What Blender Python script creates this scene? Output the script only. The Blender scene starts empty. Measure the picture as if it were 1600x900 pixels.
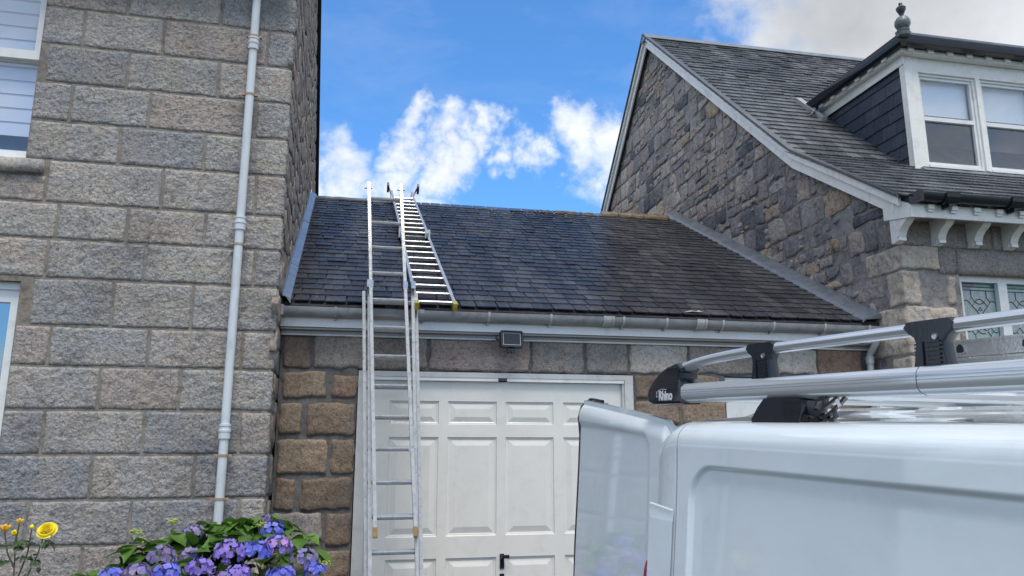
import bpy, math, random
from math import sin, cos, pi, radians, sqrt, atan, atan2
from mathutils import Vector, Matrix, noise
random.seed(7)
S = bpy.context.scene
COL = S.collection

# ------------------------------------------------------------------ camera
PITCH = atan(245/1190.0); YAW = radians(11.6)
cam_d = bpy.data.cameras.new("camera"); cam = bpy.data.objects.new("camera", cam_d); COL.objects.link(cam)
cam.location = (0, 0, 1.8)
cam.rotation_euler = (pi/2 + PITCH, 0, -YAW)
cam_d.sensor_width = 36.0; cam_d.lens = 1190/1600*36.0
cam_d.clip_start = 0.05; cam_d.clip_end = 6000
S.camera = cam

# ------------------------------------------------------------------ world, sun, exposure
SUN_EL = radians(64); SUN_AZ = radians(176)      # azimuth clockwise from +Y: behind the camera
W = bpy.data.worlds.new("World"); S.world = W; W.use_nodes = True
def world_nodes():
    nt = W.node_tree; nt.nodes.clear(); N = nt.nodes.new; L = nt.links.new
    out = N('ShaderNodeOutputWorld'); bg = N('ShaderNodeBackground')
    sky = N('ShaderNodeTexSky'); sky.sky_type = 'NISHITA'; sky.sun_disc = False
    sky.sun_elevation = SUN_EL; sky.sun_rotation = SUN_AZ; sky.air_density = 1.0; sky.dust_density = 0.35; sky.ozone_density = 3.0
    tc = N('ShaderNodeTexCoord')
    def math_(op, a, b=None, clamp=False):
        m = N('ShaderNodeMath'); m.operation = op; m.use_clamp = clamp
        for i, v in enumerate((a, b)):
            if v is None: continue
            if isinstance(v, (int, float)): m.inputs[i].default_value = v
            else: L(v, m.inputs[i])
        return m.outputs[0]
    wn = N('ShaderNodeTexNoise'); wn.inputs['Scale'].default_value = 9; wn.inputs['Detail'].default_value = 5; wn.inputs['Roughness'].default_value = .6; L(tc.outputs['Generated'], wn.inputs[0])
    w1 = N('ShaderNodeVectorMath'); w1.operation = 'SUBTRACT'; L(wn.outputs['Color'], w1.inputs[0]); w1.inputs[1].default_value = (.5, .5, .5)
    w2 = N('ShaderNodeVectorMath'); w2.operation = 'SCALE'; L(w1.outputs[0], w2.inputs[0]); w2.inputs['Scale'].default_value = .21
    w3 = N('ShaderNodeVectorMath'); w3.operation = 'ADD'; L(w2.outputs[0], w3.inputs[0]); L(tc.outputs['Generated'], w3.inputs[1])
    def blob(d, r0, r1, w=1.0):
        v = N('ShaderNodeVectorMath'); v.operation = 'DISTANCE'
        L(w3.outputs[0], v.inputs[0]); v.inputs[1].default_value = Vector(d).normalized()
        mr = N('ShaderNodeMapRange'); mr.interpolation_type = 'SMOOTHSTEP'
        L(v.outputs['Value'], mr.inputs[0]); mr.inputs[1].default_value = r1; mr.inputs[2].default_value = r0
        mr.inputs[3].default_value = 0; mr.inputs[4].default_value = w
        return mr.outputs[0]
    def noise_(scale, detail, rough=0.55, dist=0.0, stretch=(1, 1, 1), off=(0, 0, 0)):
        mp = N('ShaderNodeMapping'); mp.inputs['Scale'].default_value = stretch; mp.inputs['Location'].default_value = off
        L(tc.outputs['Generated'], mp.inputs[0])
        n = N('ShaderNodeTexNoise'); n.inputs['Scale'].default_value = scale; n.inputs['Detail'].default_value = detail
        n.inputs['Roughness'].default_value = rough; n.inputs['Distortion'].default_value = dist
        L(mp.outputs[0], n.inputs[0]); return n.outputs['Fac']
    blobs = [((-.022,.942,.334),.0,.075),((.04,.944,.320),.0,.07),((.10,.947,.302),.0,.055),((-.10,.94,.31),.0,.10),
             ((.055,.917,.400),.0,.045),((.104,.916,.388),.0,.055),((.158,.903,.402),.0,.045),((.175,.918,.361),.0,.042),((.110,.928,.352),.0,.055),((.140,.915,.372),.0,.045),
             ((.275,.883,.384),.01,.075),((.325,.875,.366),.02,.090),((.300,.893,.340),.01,.08),((.350,.868,.345),.02,.08),((.215,.905,.352),.0,.045),((.04,.925,.375),.0,.05),
             ((.500,.690,.550),.07,.20,1.1),((.640,.620,.480),.12,.30,1.3),((.78,.5,.40),.1,.3,1.0)]
    acc = None
    for b in blobs:
        o = blob(b[0], b[1], b[2], b[3] if len(b) > 3 else 1.0)
        acc = o if acc is None else math_('MAXIMUM', acc, o)
    # broken cloud over the rest of the sky, thin in the blue gap ahead
    wide = noise_(2.3, 4, .5, 0.3, (1, 1, 1.5), (3, 1, 0))
    wide = math_('MULTIPLY', math_('SUBTRACT', wide, .27), 5.0, True)
    gap = blob((.13,.86,.49), .30, .58)
    wide = math_('MULTIPLY', wide, math_('SUBTRACT', 1.0, gap))
    acc = math_('MAXIMUM', acc, wide)
    n1 = noise_(11, 8, .58, 0.25, (1, 1, 1.5))
    n2 = noise_(34, 5, .6)
    dens = math_('ADD', acc, math_('ADD', math_('MULTIPLY', math_('SUBTRACT', n1, .5), 2.0), math_('MULTIPLY', math_('SUBTRACT', n2, .5), .5)))
    mr = N('ShaderNodeMapRange'); mr.interpolation_type = 'SMOOTHSTEP'; L(dens, mr.inputs[0])
    mr.inputs[1].default_value = .06; mr.inputs[2].default_value = 1.30
    # only where there is some blob at all, plus faint wisps
    has = math_('MULTIPLY', acc, 4.0, True)
    cov = math_('MULTIPLY', mr.outputs[0], has)
    wisp = math_('MULTIPLY', math_('MULTIPLY', math_('SUBTRACT', noise_(5, 6, .6, .4, (1, 1, 2.2), (7, 2, 5)), .50), 2.2, True), .18)
    cov = math_('MAXIMUM', cov, wisp)
    tint = N('ShaderNodeMix'); tint.data_type = 'RGBA'; tint.blend_type = 'MULTIPLY'; tint.inputs[0].default_value = 1
    L(sky.outputs[0], tint.inputs[6]); tint.inputs[7].default_value = SKY_TINT
    shade = noise_(7, 4, .5, 0, (1, 1, 1.6), (1, 5, 2))
    grey = blob((.56,.66,.56), .0, .36)
    sh = math_('ADD', math_('MULTIPLY', shade, .35), math_('SUBTRACT', .80, math_('MULTIPLY', grey, .46)), False)
    cc = N('ShaderNodeMix'); cc.data_type = 'RGBA'; cc.inputs[0].default_value = 1; cc.blend_type = 'MULTIPLY'
    cr = N('ShaderNodeCombineColor'); L(sh, cr.inputs[0]); L(sh, cr.inputs[1]); L(sh, cr.inputs[2])
    L(cr.outputs[0], cc.inputs[6]); cc.inputs[7].default_value = CLOUD
    mix = N('ShaderNodeMix'); mix.data_type = 'RGBA'; L(cov, mix.inputs[0]); L(tint.outputs[2], mix.inputs[6]); L(cc.outputs[2], mix.inputs[7])
    L(mix.outputs[2], bg.inputs[0]); bg.inputs[1].default_value = 0.12; L(bg.outputs[0], out.inputs[0])
SKY_TINT = (0.74, 1.27, 1.68, 1)
CLOUD = (7.1, 7.35, 7.7, 1)
world_nodes()
sd = bpy.data.lights.new("sun", 'SUN'); so = bpy.data.objects.new("sun", sd); COL.objects.link(so)
sd.energy = 2.3; sd.angle = radians(28); sd.color = (1.0, .93, .82)
dv = Vector((sin(SUN_AZ)*cos(SUN_EL), cos(SUN_AZ)*cos(SUN_EL), sin(SUN_EL)))
so.rotation_euler = dv.to_track_quat('Z', 'Y').to_euler(); so.location = (0, -5, 15)
S.view_settings.view_transform = 'Standard'; S.view_settings.look = 'None'
S.view_settings.exposure = 0.30; S.view_settings.gamma = 1.0; S.view_settings.use_curve_mapping = False
S.cycles.max_bounces = 6; S.cycles.transparent_max_bounces = 8

# ------------------------------------------------------------------ materials
def new_mat(name):
    m = bpy.data.materials.new(name); m.use_nodes = True
    nt = m.node_tree; b = nt.nodes['Principled BSDF']
    return m, nt, b, nt.nodes.new, nt.links.new
def srgb(r, g, b):
    f = lambda c: (c/255/12.92) if c/255 <= .04045 else ((c/255+.055)/1.055)**2.4
    return (f(r), f(g), f(b), 1)
def lin(r, g, b): return (r, g, b, 1)
def ramp(N, stops, interp='LINEAR'):
    r = N('ShaderNodeValToRGB'); cr = r.color_ramp; cr.interpolation = interp
    while len(cr.elements) < len(stops): cr.elements.new(.5)
    while len(cr.elements) > len(stops): cr.elements.remove(cr.elements[-1])
    for e, (p, c) in zip(cr.elements, stops): e.position = p; e.color = c
    return r
def rand_node(N, L):
    oi = N('ShaderNodeObjectInfo'); ge = N('ShaderNodeNewGeometry')
    a = N('ShaderNodeMath'); a.operation = 'ADD'; L(oi.outputs['Random'], a.inputs[0]); L(ge.outputs['Random Per Island'], a.inputs[1])
    f = N('ShaderNodeMath'); f.operation = 'FRACT'; L(a.outputs[0], f.inputs[0]); return f.outputs[0]
def coords(N, L, rnd=None, scale=(1, 1, 1)):
    tc = N('ShaderNodeTexCoord'); mp = N('ShaderNodeMapping'); mp.inputs['Scale'].default_value = scale
    L(tc.outputs['Object'], mp.inputs[0])
    if rnd is not None:
        m = N('ShaderNodeVectorMath'); m.operation = 'SCALE'; m.inputs[0].default_value = (37, 53, 71); L(rnd, m.inputs['Scale'])
        L(m.outputs[0], mp.inputs['Location'])
    return mp.outputs[0]
def tex(N, L, co, scale, detail=5, rough=.55, dist=0):
    n = N('ShaderNodeTexNoise'); n.inputs['Scale'].default_value = scale; n.inputs['Detail'].default_value = detail
    n.inputs['Roughness'].default_value = rough; n.inputs['Distortion'].default_value = dist; L(co, n.inputs[0]); return n
def mixc(N, L, a, b, fac, mode='MIX'):
    m = N('ShaderNodeMix'); m.data_type = 'RGBA'; m.blend_type = mode
    for s, v in ((0, fac), (6, a), (7, b)):
        if isinstance(v, (int, float, tuple)): m.inputs[s].default_value = v
        else: L(v, m.inputs[s])
    return m.outputs[2]

def stone_mat(name, cols, speck=.35, bump=.6, bs=22, blotch=.35, stain=None, rough=.9, dark=.0, aniso=(1, 1, 1), bd=.02):
    m, nt, b, N, L = new_mat(name)
    rnd = rand_node(N, L)
    st = [((i+.0)/max(1, len(cols)), c) for i, c in enumerate(cols)]
    cr = ramp(N, st, 'CONSTANT' if len(cols) > 1 else 'LINEAR'); L(rnd, cr.inputs[0])
    co = coords(N, L, rnd, aniso)
    big = tex(N, L, co, 3.0, 4); r1 = ramp(N, [(.3, lin(.5, .5, .5)), (.7, lin(1.25, 1.22, 1.18))]); L(big.outputs[0], r1.inputs[0])
    c = mixc(N, L, cr.outputs[0], r1.outputs[0], blotch, 'MULTIPLY')
    # slow hue drift warm / cool
    hue = tex(N, L, co, 5.0, 2); r3 = ramp(N, [(.35, lin(.92, .97, 1.05)), (.65, lin(1.07, 1.0, .92))]); L(hue.outputs[0], r3.inputs[0])
    c = mixc(N, L, c, r3.outputs[0], .6, 'MULTIPLY')
    sp = tex(N, L, co, 170, 3, .7); r2 = ramp(N, [(.34, lin(.25, .25, .27)), (.5, lin(1, 1, 1)), (.66, lin(1.7, 1.65, 1.6))]); L(sp.outputs[0], r2.inputs[0])
    c = mixc(N, L, c, r2.outputs[0], speck, 'MULTIPLY')
    if stain:
        tcw = N('ShaderNodeTexCoord'); s = tex(N, L, tcw.outputs['Object'], 1.3, 6, .65); r4 = ramp(N, [(.52, lin(1, 1, 1)), (.72, stain)]); L(s.outputs[0], r4.inputs[0])
        c = mixc(N, L, c, r4.outputs[0], 1.0, 'MULTIPLY')
    # darker in the crevices of the broken face, paler on its high spots
    fr = tex(N, L, co, bs, 9, .68, .6)
    r5 = ramp(N, [(.36, lin(.48, .48, .5)), (.52, lin(1, 1, 1)), (.7, lin(1.18, 1.18, 1.18))]); L(fr.outputs[0], r5.inputs[0])
    c = mixc(N, L, c, r5.outputs[0], .75, 'MULTIPLY')
    L(c, b.inputs['Base Color']); b.inputs['Roughness'].default_value = rough
    b.inputs['Specular IOR Level'].default_value = .25
    bp = N('ShaderNodeBump'); bp.inputs['Strength'].default_value = bump; bp.inputs['Distance'].default_value = bd
    vo = N('ShaderNodeTexVoronoi'); vo.inputs['Scale'].default_value = bs*1.1; L(co, vo.inputs[0])
    ad = N('ShaderNodeMath'); ad.operation = 'ADD'; L(fr.outputs[0], ad.inputs[0])
    mu = N('ShaderNodeMath'); mu.operation = 'MULTIPLY'; mu.inputs[1].default_value = .35; L(vo.outputs[0], mu.inputs[0]); L(mu.outputs[0], ad.inputs[1])
    L(ad.outputs[0], bp.inputs['Height']); L(bp.outputs[0], b.inputs['Normal'])
    return m
def plain_mat(name, col, rough=.5, metal=0, var=.1, vs=6, bump=0, bs=40, dirt=None, spec=.5, coat=0, aniso=(1, 1, 1)):
    m, nt, b, N, L = new_mat(name)
    tc = N('ShaderNodeTexCoord'); mp = N('ShaderNodeMapping'); mp.inputs['Scale'].default_value = aniso; L(tc.outputs['Object'], mp.inputs[0]); co = mp.outputs[0]
    n = tex(N, L, co, vs, 5, .6); r = ramp(N, [(.3, lin(1-var, 1-var, 1-var)), (.7, lin(1+var*.4, 1+var*.4, 1+var*.4))]); L(n.outputs[0], r.inputs[0])
    c = mixc(N, L, col, r.outputs[0], 1.0, 'MULTIPLY')
    if dirt:
        d = tex(N, L, co, vs*2.3, 7, .7, .5); rd = ramp(N, [(.5, lin(1, 1, 1)), (.68, dirt)]); L(d.outputs[0], rd.inputs[0]); c = mixc(N, L, c, rd.outputs[0], 1.0, 'MULTIPLY')
    L(c, b.inputs['Base Color']); b.inputs['Roughness'].default_value = rough; b.inputs['Metallic'].default_value = metal
    b.inputs['Specular IOR Level'].default_value = spec; b.inputs['Coat Weight'].default_value = coat; b.inputs['Coat Roughness'].default_value = .04
    rr = ramp(N, [(.3, lin(rough*.8, 0, 0)), (.7, lin(min(1, rough*1.2), 0, 0))]); L(n.outputs[0], rr.inputs[0]); L(rr.outputs[0], b.inputs['Roughness'])
    if bump:
        bp = N('ShaderNodeBump'); bp.inputs['Strength'].default_value = bump; bp.inputs['Distance'].default_value = .01
        bn = tex(N, L, co, bs, 6, .65); L(bn.outputs[0], bp.inputs['Height']); L(bp.outputs[0], b.inputs['Normal'])
    return m
def slate_mat(name, cols, rough=.55, light=.3):
    m, nt, b, N, L = new_mat(name)
    rnd = rand_node(N, L)
    cr = ramp(N, [(i/len(cols), c) for i, c in enumerate(cols)], 'CONSTANT'); L(rnd, cr.inputs[0])
    tc = N('ShaderNodeTexCoord'); ge = N('ShaderNodeNewGeometry')
    mp = N('ShaderNodeMapping'); mp.inputs['Scale'].default_value = (2.2, .35, .35); L(ge.outputs['Position'], mp.inputs[0]); n = tex(N, L, mp.outputs[0], 1.0, 6, .65, .4); r = ramp(N, [(.36, lin(.72, .73, .76)), (.52, lin(1, 1, 1)), (.66, lin(1.75, 1.72, 1.65))]); L(n.outputs[0], r.inputs[0])
    c = mixc(N, L, cr.outputs[0], r.outputs[0], .8, 'MULTIPLY')
    f = tex(N, L, ge.outputs['Position'], 28, 6, .7); r2 = ramp(N, [(.35, lin(.65, .65, .65)), (.55, lin(1, 1, 1)), (.75, lin(1.8, 1.8, 1.75))]); L(f.outputs[0], r2.inputs[0])
    c = mixc(N, L, c, r2.outputs[0], .7, 'MULTIPLY')
    # lichen flecks
    l = tex(N, L, ge.outputs['Position'], 55, 2, .5); r3 = ramp(N, [(.70, lin(0, 0, 0)), (.74, lin(1, 1, 1))]); L(l.outputs[0], r3.inputs[0])
    l2 = tex(N, L, ge.outputs['Position'], 2.0, 3, .5); r4 = ramp(N, [(.5, lin(0, 0, 0)), (.65, lin(1, 1, 1))]); L(l2.outputs[0], r4.inputs[0])
    fm = N('ShaderNodeMath'); fm.operation = 'MULTIPLY'; L(r3.outputs[0], fm.inputs[0]); L(r4.outputs[0], fm.inputs[1])
    fm2 = N('ShaderNodeMath'); fm2.operation = 'MULTIPLY'; L(fm.outputs[0], fm2.inputs[0]); fm2.inputs[1].default_value = light
    c = mixc(N, L, c, lin(.32, .32, .28), fm2.outputs[0])
    L(c, b.inputs['Base Color']); b.inputs['Specular IOR Level'].default_value = .03
    rr = ramp(N, [(.3, lin(rough-.12, 0, 0)), (.7, lin(rough+.15, 0, 0))]); L(f.outputs[0], rr.inputs[0]); L(rr.outputs[0], b.inputs['Roughness'])
    bp = N('ShaderNodeBump'); bp.inputs['Strength'].default_value = .5; bp.inputs['Distance'].default_value = .006; L(f.outputs[0], bp.inputs['Height']); L(bp.outputs[0], b.inputs['Normal'])
    return m
def glass_mat(name, tint=(.9, .95, 1), refl=.5, rough=.02):
    m, nt, b, N, L = new_mat(name)
    nt.nodes.remove(b); out = nt.nodes['Material Output']
    t = N('ShaderNodeBsdfTransparent'); t.inputs[0].default_value = (*tint, 1)
    g = N('ShaderNodeBsdfGlossy'); g.inputs['Roughness'].default_value = rough
    lw = N('ShaderNodeLayerWeight'); lw.inputs['Blend'].default_value = .5
    pw = N('ShaderNodeMath'); pw.operation = 'POWER'; L(lw.outputs['Facing'], pw.inputs[0]); pw.inputs[1].default_value = 4.0
    mm = N('ShaderNodeMath'); mm.operation = 'MULTIPLY_ADD'; L(pw.outputs[0], mm.inputs[0]); mm.inputs[1].default_value = .9; mm.inputs[2].default_value = refl*.1; mm.use_clamp = True
    mx = N('ShaderNodeMixShader'); L(mm.outputs[0], mx.inputs[0]); L(t.outputs[0], mx.inputs[1]); L(g.outputs[0], mx.inputs[2]); L(mx.outputs[0], out.inputs[0])
    n = tex(N, L, N('ShaderNodeTexCoord').outputs['Object'], 2.5, 2); bp = N('ShaderNodeBump'); bp.inputs['Strength'].default_value = .04; L(n.outputs[0], bp.inputs['Height']); L(bp.outputs[0], g.inputs['Normal'])
    return m

M = {}
M['granite'] = stone_mat('grey_granite', [lin(0.413,0.405,0.385), lin(0.374,0.370,0.365), lin(0.451,0.429,0.405), lin(0.346,0.346,0.350), lin(0.422,0.409,0.390), lin(0.427,0.385,0.355), lin(0.394,0.390,0.380), lin(0.442,0.409,0.380)], .45, 1.0, 36, .35, lin(0.528,0.536,0.570), bd=.028)
M['granite_dressed'] = stone_mat('dressed_granite', [lin(.30,.285,.27), lin(.33,.31,.29)], .55, .35, 30, .5, lin(.6,.6,.6))
M['mortar'] = stone_mat('mortar', [lin(.235,.218,.19)], .15, .35, 20, .5, lin(.7,.7,.7))
M['mortar_dark'] = stone_mat('dark_mortar', [lin(.15,.148,.145)], .15, .4, 18, .5)
M['mortar_rubble'] = stone_mat('rubble_mortar', [lin(.31,.295,.285)], .25, .8, 12, .6, bd=.03)
M['rubble'] = stone_mat('rubble_stone', [lin(0.401,0.369,0.354), lin(0.455,0.408,0.374), lin(0.268,0.262,0.262), lin(0.481,0.433,0.405), lin(0.374,0.338,0.318), lin(0.414,0.369,0.349), lin(0.508,0.408,0.311), lin(0.294,0.280,0.293), lin(0.481,0.408,0.374), lin(0.388,0.357,0.349), lin(0.160,0.166,0.186), lin(0.441,0.369,0.343), lin(0.508,0.459,0.417)], .5, 1.0, 18, .6, bd=.03)
M['rubble_brown'] = stone_mat('brown_rubble_stone', [lin(.34,.30,.265), lin(.30,.27,.25), lin(.37,.32,.27), lin(.27,.26,.25), lin(.33,.29,.265)], .5, .9, 16, .7, bd=.03)
M['tan'] = stone_mat('tan_granite', [lin(.29,.225,.165), lin(.30,.24,.18)], .65, .6, 30, .6)
M['brown'] = stone_mat('brown_granite', [lin(.235,.185,.145), lin(.26,.205,.16)], .65, .6, 28, .65)
M['red'] = stone_mat('reddish_granite', [lin(.28,.20,.15)], .65, .6, 28, .65)
M['greystone'] = stone_mat('grey_lintel_granite', [lin(.31,.285,.26), lin(.295,.275,.255)], .7, .5, 34, .5)
M['pinkstone'] = stone_mat('pinkish_lintel_granite', [lin(.36,.305,.28)], .75, .7, 26, .5, aniso=(1, 1, 1.6))
M['palestone'] = stone_mat('pale_granite', [lin(.48,.445,.40)], .55, .45, 30, .4)
M['quoin'] = stone_mat('quoin_granite', [lin(.58,.51,.42), lin(.55,.49,.42), lin(.60,.53,.45)], .5, .9, 15, .5, bd=.03)
M['slate'] = slate_mat('garage_slate', [lin(0.044,0.043,0.049), lin(0.036,0.036,0.042), lin(0.054,0.051,0.057), lin(0.047,0.050,0.055), lin(0.058,0.058,0.064), lin(0.039,0.042,0.051), lin(0.046,0.047,0.054), lin(0.066,0.068,0.073), lin(0.048,0.050,0.056), lin(0.042,0.042,0.049)], .75, .8)
M['slate_r'] = slate_mat('house_slate', [lin(0.129,0.135,0.144), lin(0.112,0.117,0.126), lin(0.146,0.148,0.158), lin(0.095,0.100,0.108), lin(0.163,0.170,0.180)], .62, .5)
M['slate_cheek'] = slate_mat('cheek_slate', [lin(0.075,0.087,0.113), lin(0.068,0.078,0.102), lin(0.084,0.096,0.122)], .55, .1)
M['lead'] = plain_mat('lead_sheet', lin(.17,.19,.215), .6, .0, .25, 5, .3, 14, lin(.7,.72,.75))
M['white'] = plain_mat('white_paint', lin(.72,.73,.72), .4, 0, .06, 4, .05, 60, lin(.86,.86,.84))
M['white_wood'] = plain_mat('white_painted_wood', lin(.76,.76,.72), .5, 0, .06, 5, .1, 50, lin(.86,.85,.82))
M['barge'] = plain_mat('weathered_white_board', lin(.82,.81,.77), .55, 0, .10, 3, .1, 40, lin(.82,.81,.78))
M['fascia'] = plain_mat('grey_white_fascia', lin(.76,.755,.74), .45, 0, .08, 3, .05, 40, lin(.85,.85,.83))
M['soffit'] = plain_mat('soffit_board', lin(.36,.33,.31), .6, 0, .15, 3)
M['gutter'] = plain_mat('grey_gutter_plastic', lin(.31,.32,.33), .4, 0, .2, 4, .05, 40, lin(.7,.7,.68))
M['gutter_pale'] = plain_mat('pale_grey_plastic', lin(.42,.43,.43), .4, 0, .15, 4)
M['pipe'] = plain_mat('painted_downpipe', lin(.56,.60,.63), .4, 0, .08, 5, .05, 30, lin(.8,.8,.76), aniso=(1, 1, .4))
M['rust'] = plain_mat('rusty_bracket', lin(.42,.30,.19), .7, 0, .4, 30)
M['door'] = plain_mat('cream_door_paint', lin(.72,.705,.66), .38, 0, .04, 3, .03, 60, lin(.93,.93,.92))
M['doorframe'] = plain_mat('door_frame_paint', lin(.55,.55,.535), .45, 0, .12, 3, .05, 40, lin(.8,.8,.78))
M['alu'] = plain_mat('ladder_aluminium', lin(.46,.47,.48), .55, .25, .18, 14, .05, 80, lin(.62,.62,.62))
M['alu_dull'] = plain_mat('dull_aluminium', lin(.47,.48,.49), .42, .7, .12, 8, .05, 60, lin(.8,.8,.8))
M['alu_rail'] = plain_mat('anodised_rail', lin(.60,.63,.66), .42, .45, .05, 3, .0, 60, aniso=(1, .1, 1))
M['blue_alu'] = plain_mat('blue_stile_edge', lin(.14,.26,.42), .4, .3, .15, 10)
M['rubber'] = plain_mat('black_rubber', lin(.012,.013,.016), .6, 0, .2, 20)
M['black'] = plain_mat('black_plastic', lin(.014,.018,.028), .42, 0, .2, 12, .05, 120)
M['darkgut'] = plain_mat('dark_gutter_plastic', lin(.016,.020,.028), .45, 0, .3, 6, 0, 40, None, .3)
M['yellow'] = plain_mat('yellow_foot', lin(.42,.34,.05), .6, 0, .4, 30)
M['brownfoot'] = plain_mat('brown_foot', lin(.30,.19,.07), .6, 0, .3, 30)
M['van'] = plain_mat('white_van_paint', lin(.72,.785,.83), .25, 0, .03, 1.5, 0, 40, lin(.93,.93,.92), .5, .9)
M['tyre'] = plain_mat('tyre_rubber', lin(.02,.02,.02), .8, 0, .2, 20)
M['red_lens'] = plain_mat('red_lamp_lens', lin(.35,.012,.01), .12, 0, .1, 20, coat=1)
M['webbing'] = plain_mat('black_webbing', lin(.018,.018,.02), .8, 0, .3, 120, .4, 300)
M['print'] = plain_mat('white_print', lin(.75,.76,.78), .5)
M['lens'] = plain_mat('lamp_lens', lin(.33,.35,.35), .25, 0, .1, 10, coat=.5)
M['dark'] = plain_mat('dark_interior', lin(.012,.013,.015), .8)  # backing sheets for unlit rooms, their darkness put into the colour
M['room'] = plain_mat('dim_room', lin(.30,.33,.38), .9)  # backing sheet behind the blinds, the room's dimness put into the colour
M['blind'] = plain_mat('pale_blind', lin(.74,.77,.82), .8, 0, .05, 3)
M['blind_b'] = plain_mat('sheer_blind_band', lin(.50,.54,.60), .8, 0, .05, 3)
M['blind_g'] = plain_mat('grey_green_blind', lin(.80,.84,.82), .8, 0, .06, 3)
M['glass'] = glass_mat('window_glass', (.95,.97,1), .8)
M['glass_dark'] = glass_mat('dark_window_glass', (.45,.5,.6), 3.5)
M['obscure'] = plain_mat('obscure_glass', lin(.30,.36,.36), .12, 0, .3, 18, .5, 60, coat=.6)
M['teal'] = plain_mat('teal_glass', lin(.03,.16,.16), .08, 0, .3, 20, coat=.6)
M['mint'] = plain_mat('mint_glass', lin(.22,.42,.38), .08, 0, .3, 20, coat=.6)
M['mauve'] = plain_mat('mauve_glass', lin(.17,.14,.27), .08, 0, .3, 20, coat=.6)
M['violet'] = plain_mat('violet_glass', lin(.05,.03,.11), .08, 0, .3, 20, coat=.6)
M['came'] = plain_mat('lead_came', lin(.035,.04,.045), .5, .2)
M['tarmac'] = plain_mat('tarmac', lin(.055,.055,.056), .9, 0, .3, 3, .8, 120, lin(.7,.7,.7))
M['soil'] = plain_mat('soil', lin(.05,.035,.025), .95, 0, .4, 12, 1.0, 40)
M['land'] = plain_mat('land', lin(.08,.09,.055), .95, 0, .4, .5, .5, 8)
M['ridge_grey'] = plain_mat('grey_ridge', lin(.12,.125,.135), .6, 0, .35, 9, .6, 30, lin(.6,.6,.6))
M['ridge_tan'] = plain_mat('mossy_tan_ridge', lin(.22,.165,.10), .85, 0, .5, 14, .8, 30, lin(.5,.45,.4))
M['mortar_pale'] = plain_mat('pale_lime_mortar', lin(.42,.41,.37), .9, 0, .35, 16, .9, 40)
M['tarp'] = plain_mat('grey_sheeting', lin(.16,.18,.20), .55, 0, .3, 7, .6, 20)
M['cream'] = plain_mat('cream_upvc', lin(.60,.59,.54), .4, 0, .05, 4)
M['finial'] = plain_mat('cast_finial', lin(.13,.15,.16), .6, 0, .35, 20, .5, 50)
M['finial_top'] = plain_mat('dark_cast_iron', lin(.035,.035,.04), .5, 0, .3, 20)
def leaf_mat(name, c1, c2, rough=.45):
    m, nt, b, N, L = new_mat(name)
    rnd = rand_node(N, L); cr = ramp(N, [(0, c1), (1, c2)]); L(rnd, cr.inputs[0])
    ge = N('ShaderNodeNewGeometry'); n = tex(N, L, ge.outputs['Position'], 30, 3); r = ramp(N, [(.3, lin(.75,.75,.75)), (.7, lin(1.15,1.15,1.1))]); L(n.outputs[0], r.inputs[0])
    c = mixc(N, L, cr.outputs[0], r.outputs[0], 1.0, 'MULTIPLY'); L(c, b.inputs['Base Color']); b.inputs['Roughness'].default_value = rough
    out = nt.nodes['Material Output']; t = N('ShaderNodeBsdfTranslucent'); L(c, t.inputs[0]); mx = N('ShaderNodeMixShader'); mx.inputs[0].default_value = .3
    L(b.outputs[0], mx.inputs[1]); L(t.outputs[0], mx.inputs[2]); L(mx.outputs[0], out.inputs[0])
    return m
M['leaf'] = leaf_mat('hydrangea_leaf', lin(.055,.13,.022), lin(.12,.24,.04))
M['leaf_shaded'] = leaf_mat('shaded_inner_leaf', lin(.03,.07,.02), lin(.05,.10,.03))  # darker copy for inner leaves: shade in the gaps put into the colour
M['roseleaf'] = leaf_mat('rose_leaf', lin(.05,.09,.035), lin(.08,.13,.05))
M['stem'] = plain_mat('green_brown_stem', lin(.10,.09,.05), .7, 0, .3, 30)
def petal_mat(name, cs):
    m, nt, b, N, L = new_mat(name)
    rnd = rand_node(N, L); cr = ramp(N, [(i/(len(cs)-1), c) for i, c in enumerate(cs)]); L(rnd, cr.inputs[0])
    ge = N('ShaderNodeNewGeometry'); n = tex(N, L, ge.outputs['Position'], 60, 3); r = ramp(N, [(.3, lin(.75,.72,.82)), (.7, lin(1.25,1.25,1.15))]); L(n.outputs[0], r.inputs[0])
    c = mixc(N, L, cr.outputs[0], r.outputs[0], .8, 'MULTIPLY'); L(c, b.inputs['Base Color']); b.inputs['Roughness'].default_value = .6
    out = nt.nodes['Material Output']; t = N('ShaderNodeBsdfTranslucent'); L(c, t.inputs[0]); mx = N('ShaderNodeMixShader'); mx.inputs[0].default_value = .25
    L(b.outputs[0], mx.inputs[1]); L(t.outputs[0], mx.inputs[2]); L(mx.outputs[0], out.inputs[0])
    return m
M['petal_blue'] = petal_mat('blue_petals', [lin(.10,.13,.66), lin(.17,.20,.74), lin(.26,.25,.74)])
M['petal_purple'] = petal_mat('purple_petals', [lin(.26,.15,.55), lin(.33,.24,.68), lin(.22,.17,.60)])
M['petal_pink'] = petal_mat('pink_and_lilac_petals', [lin(.50,.22,.50), lin(.44,.32,.76), lin(.30,.26,.75), lin(.55,.34,.62)])
M['petal_faded'] = petal_mat('faded_mauve_petals', [lin(.21,.15,.30), lin(.25,.22,.52), lin(.33,.26,.38), lin(.18,.19,.50)])
M['bud'] = leaf_mat('lime_buds', lin(.38,.48,.10), lin(.55,.62,.18), .6)
M['rose'] = petal_mat('yellow_rose_petals', [lin(.84,.66,.015), lin(.90,.76,.03), lin(.85,.70,.02)])
M['rosebud'] = petal_mat('orange_yellow_bud', [lin(.80,.42,.03), lin(.85,.55,.05), lin(.8,.5,.04)])

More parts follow.
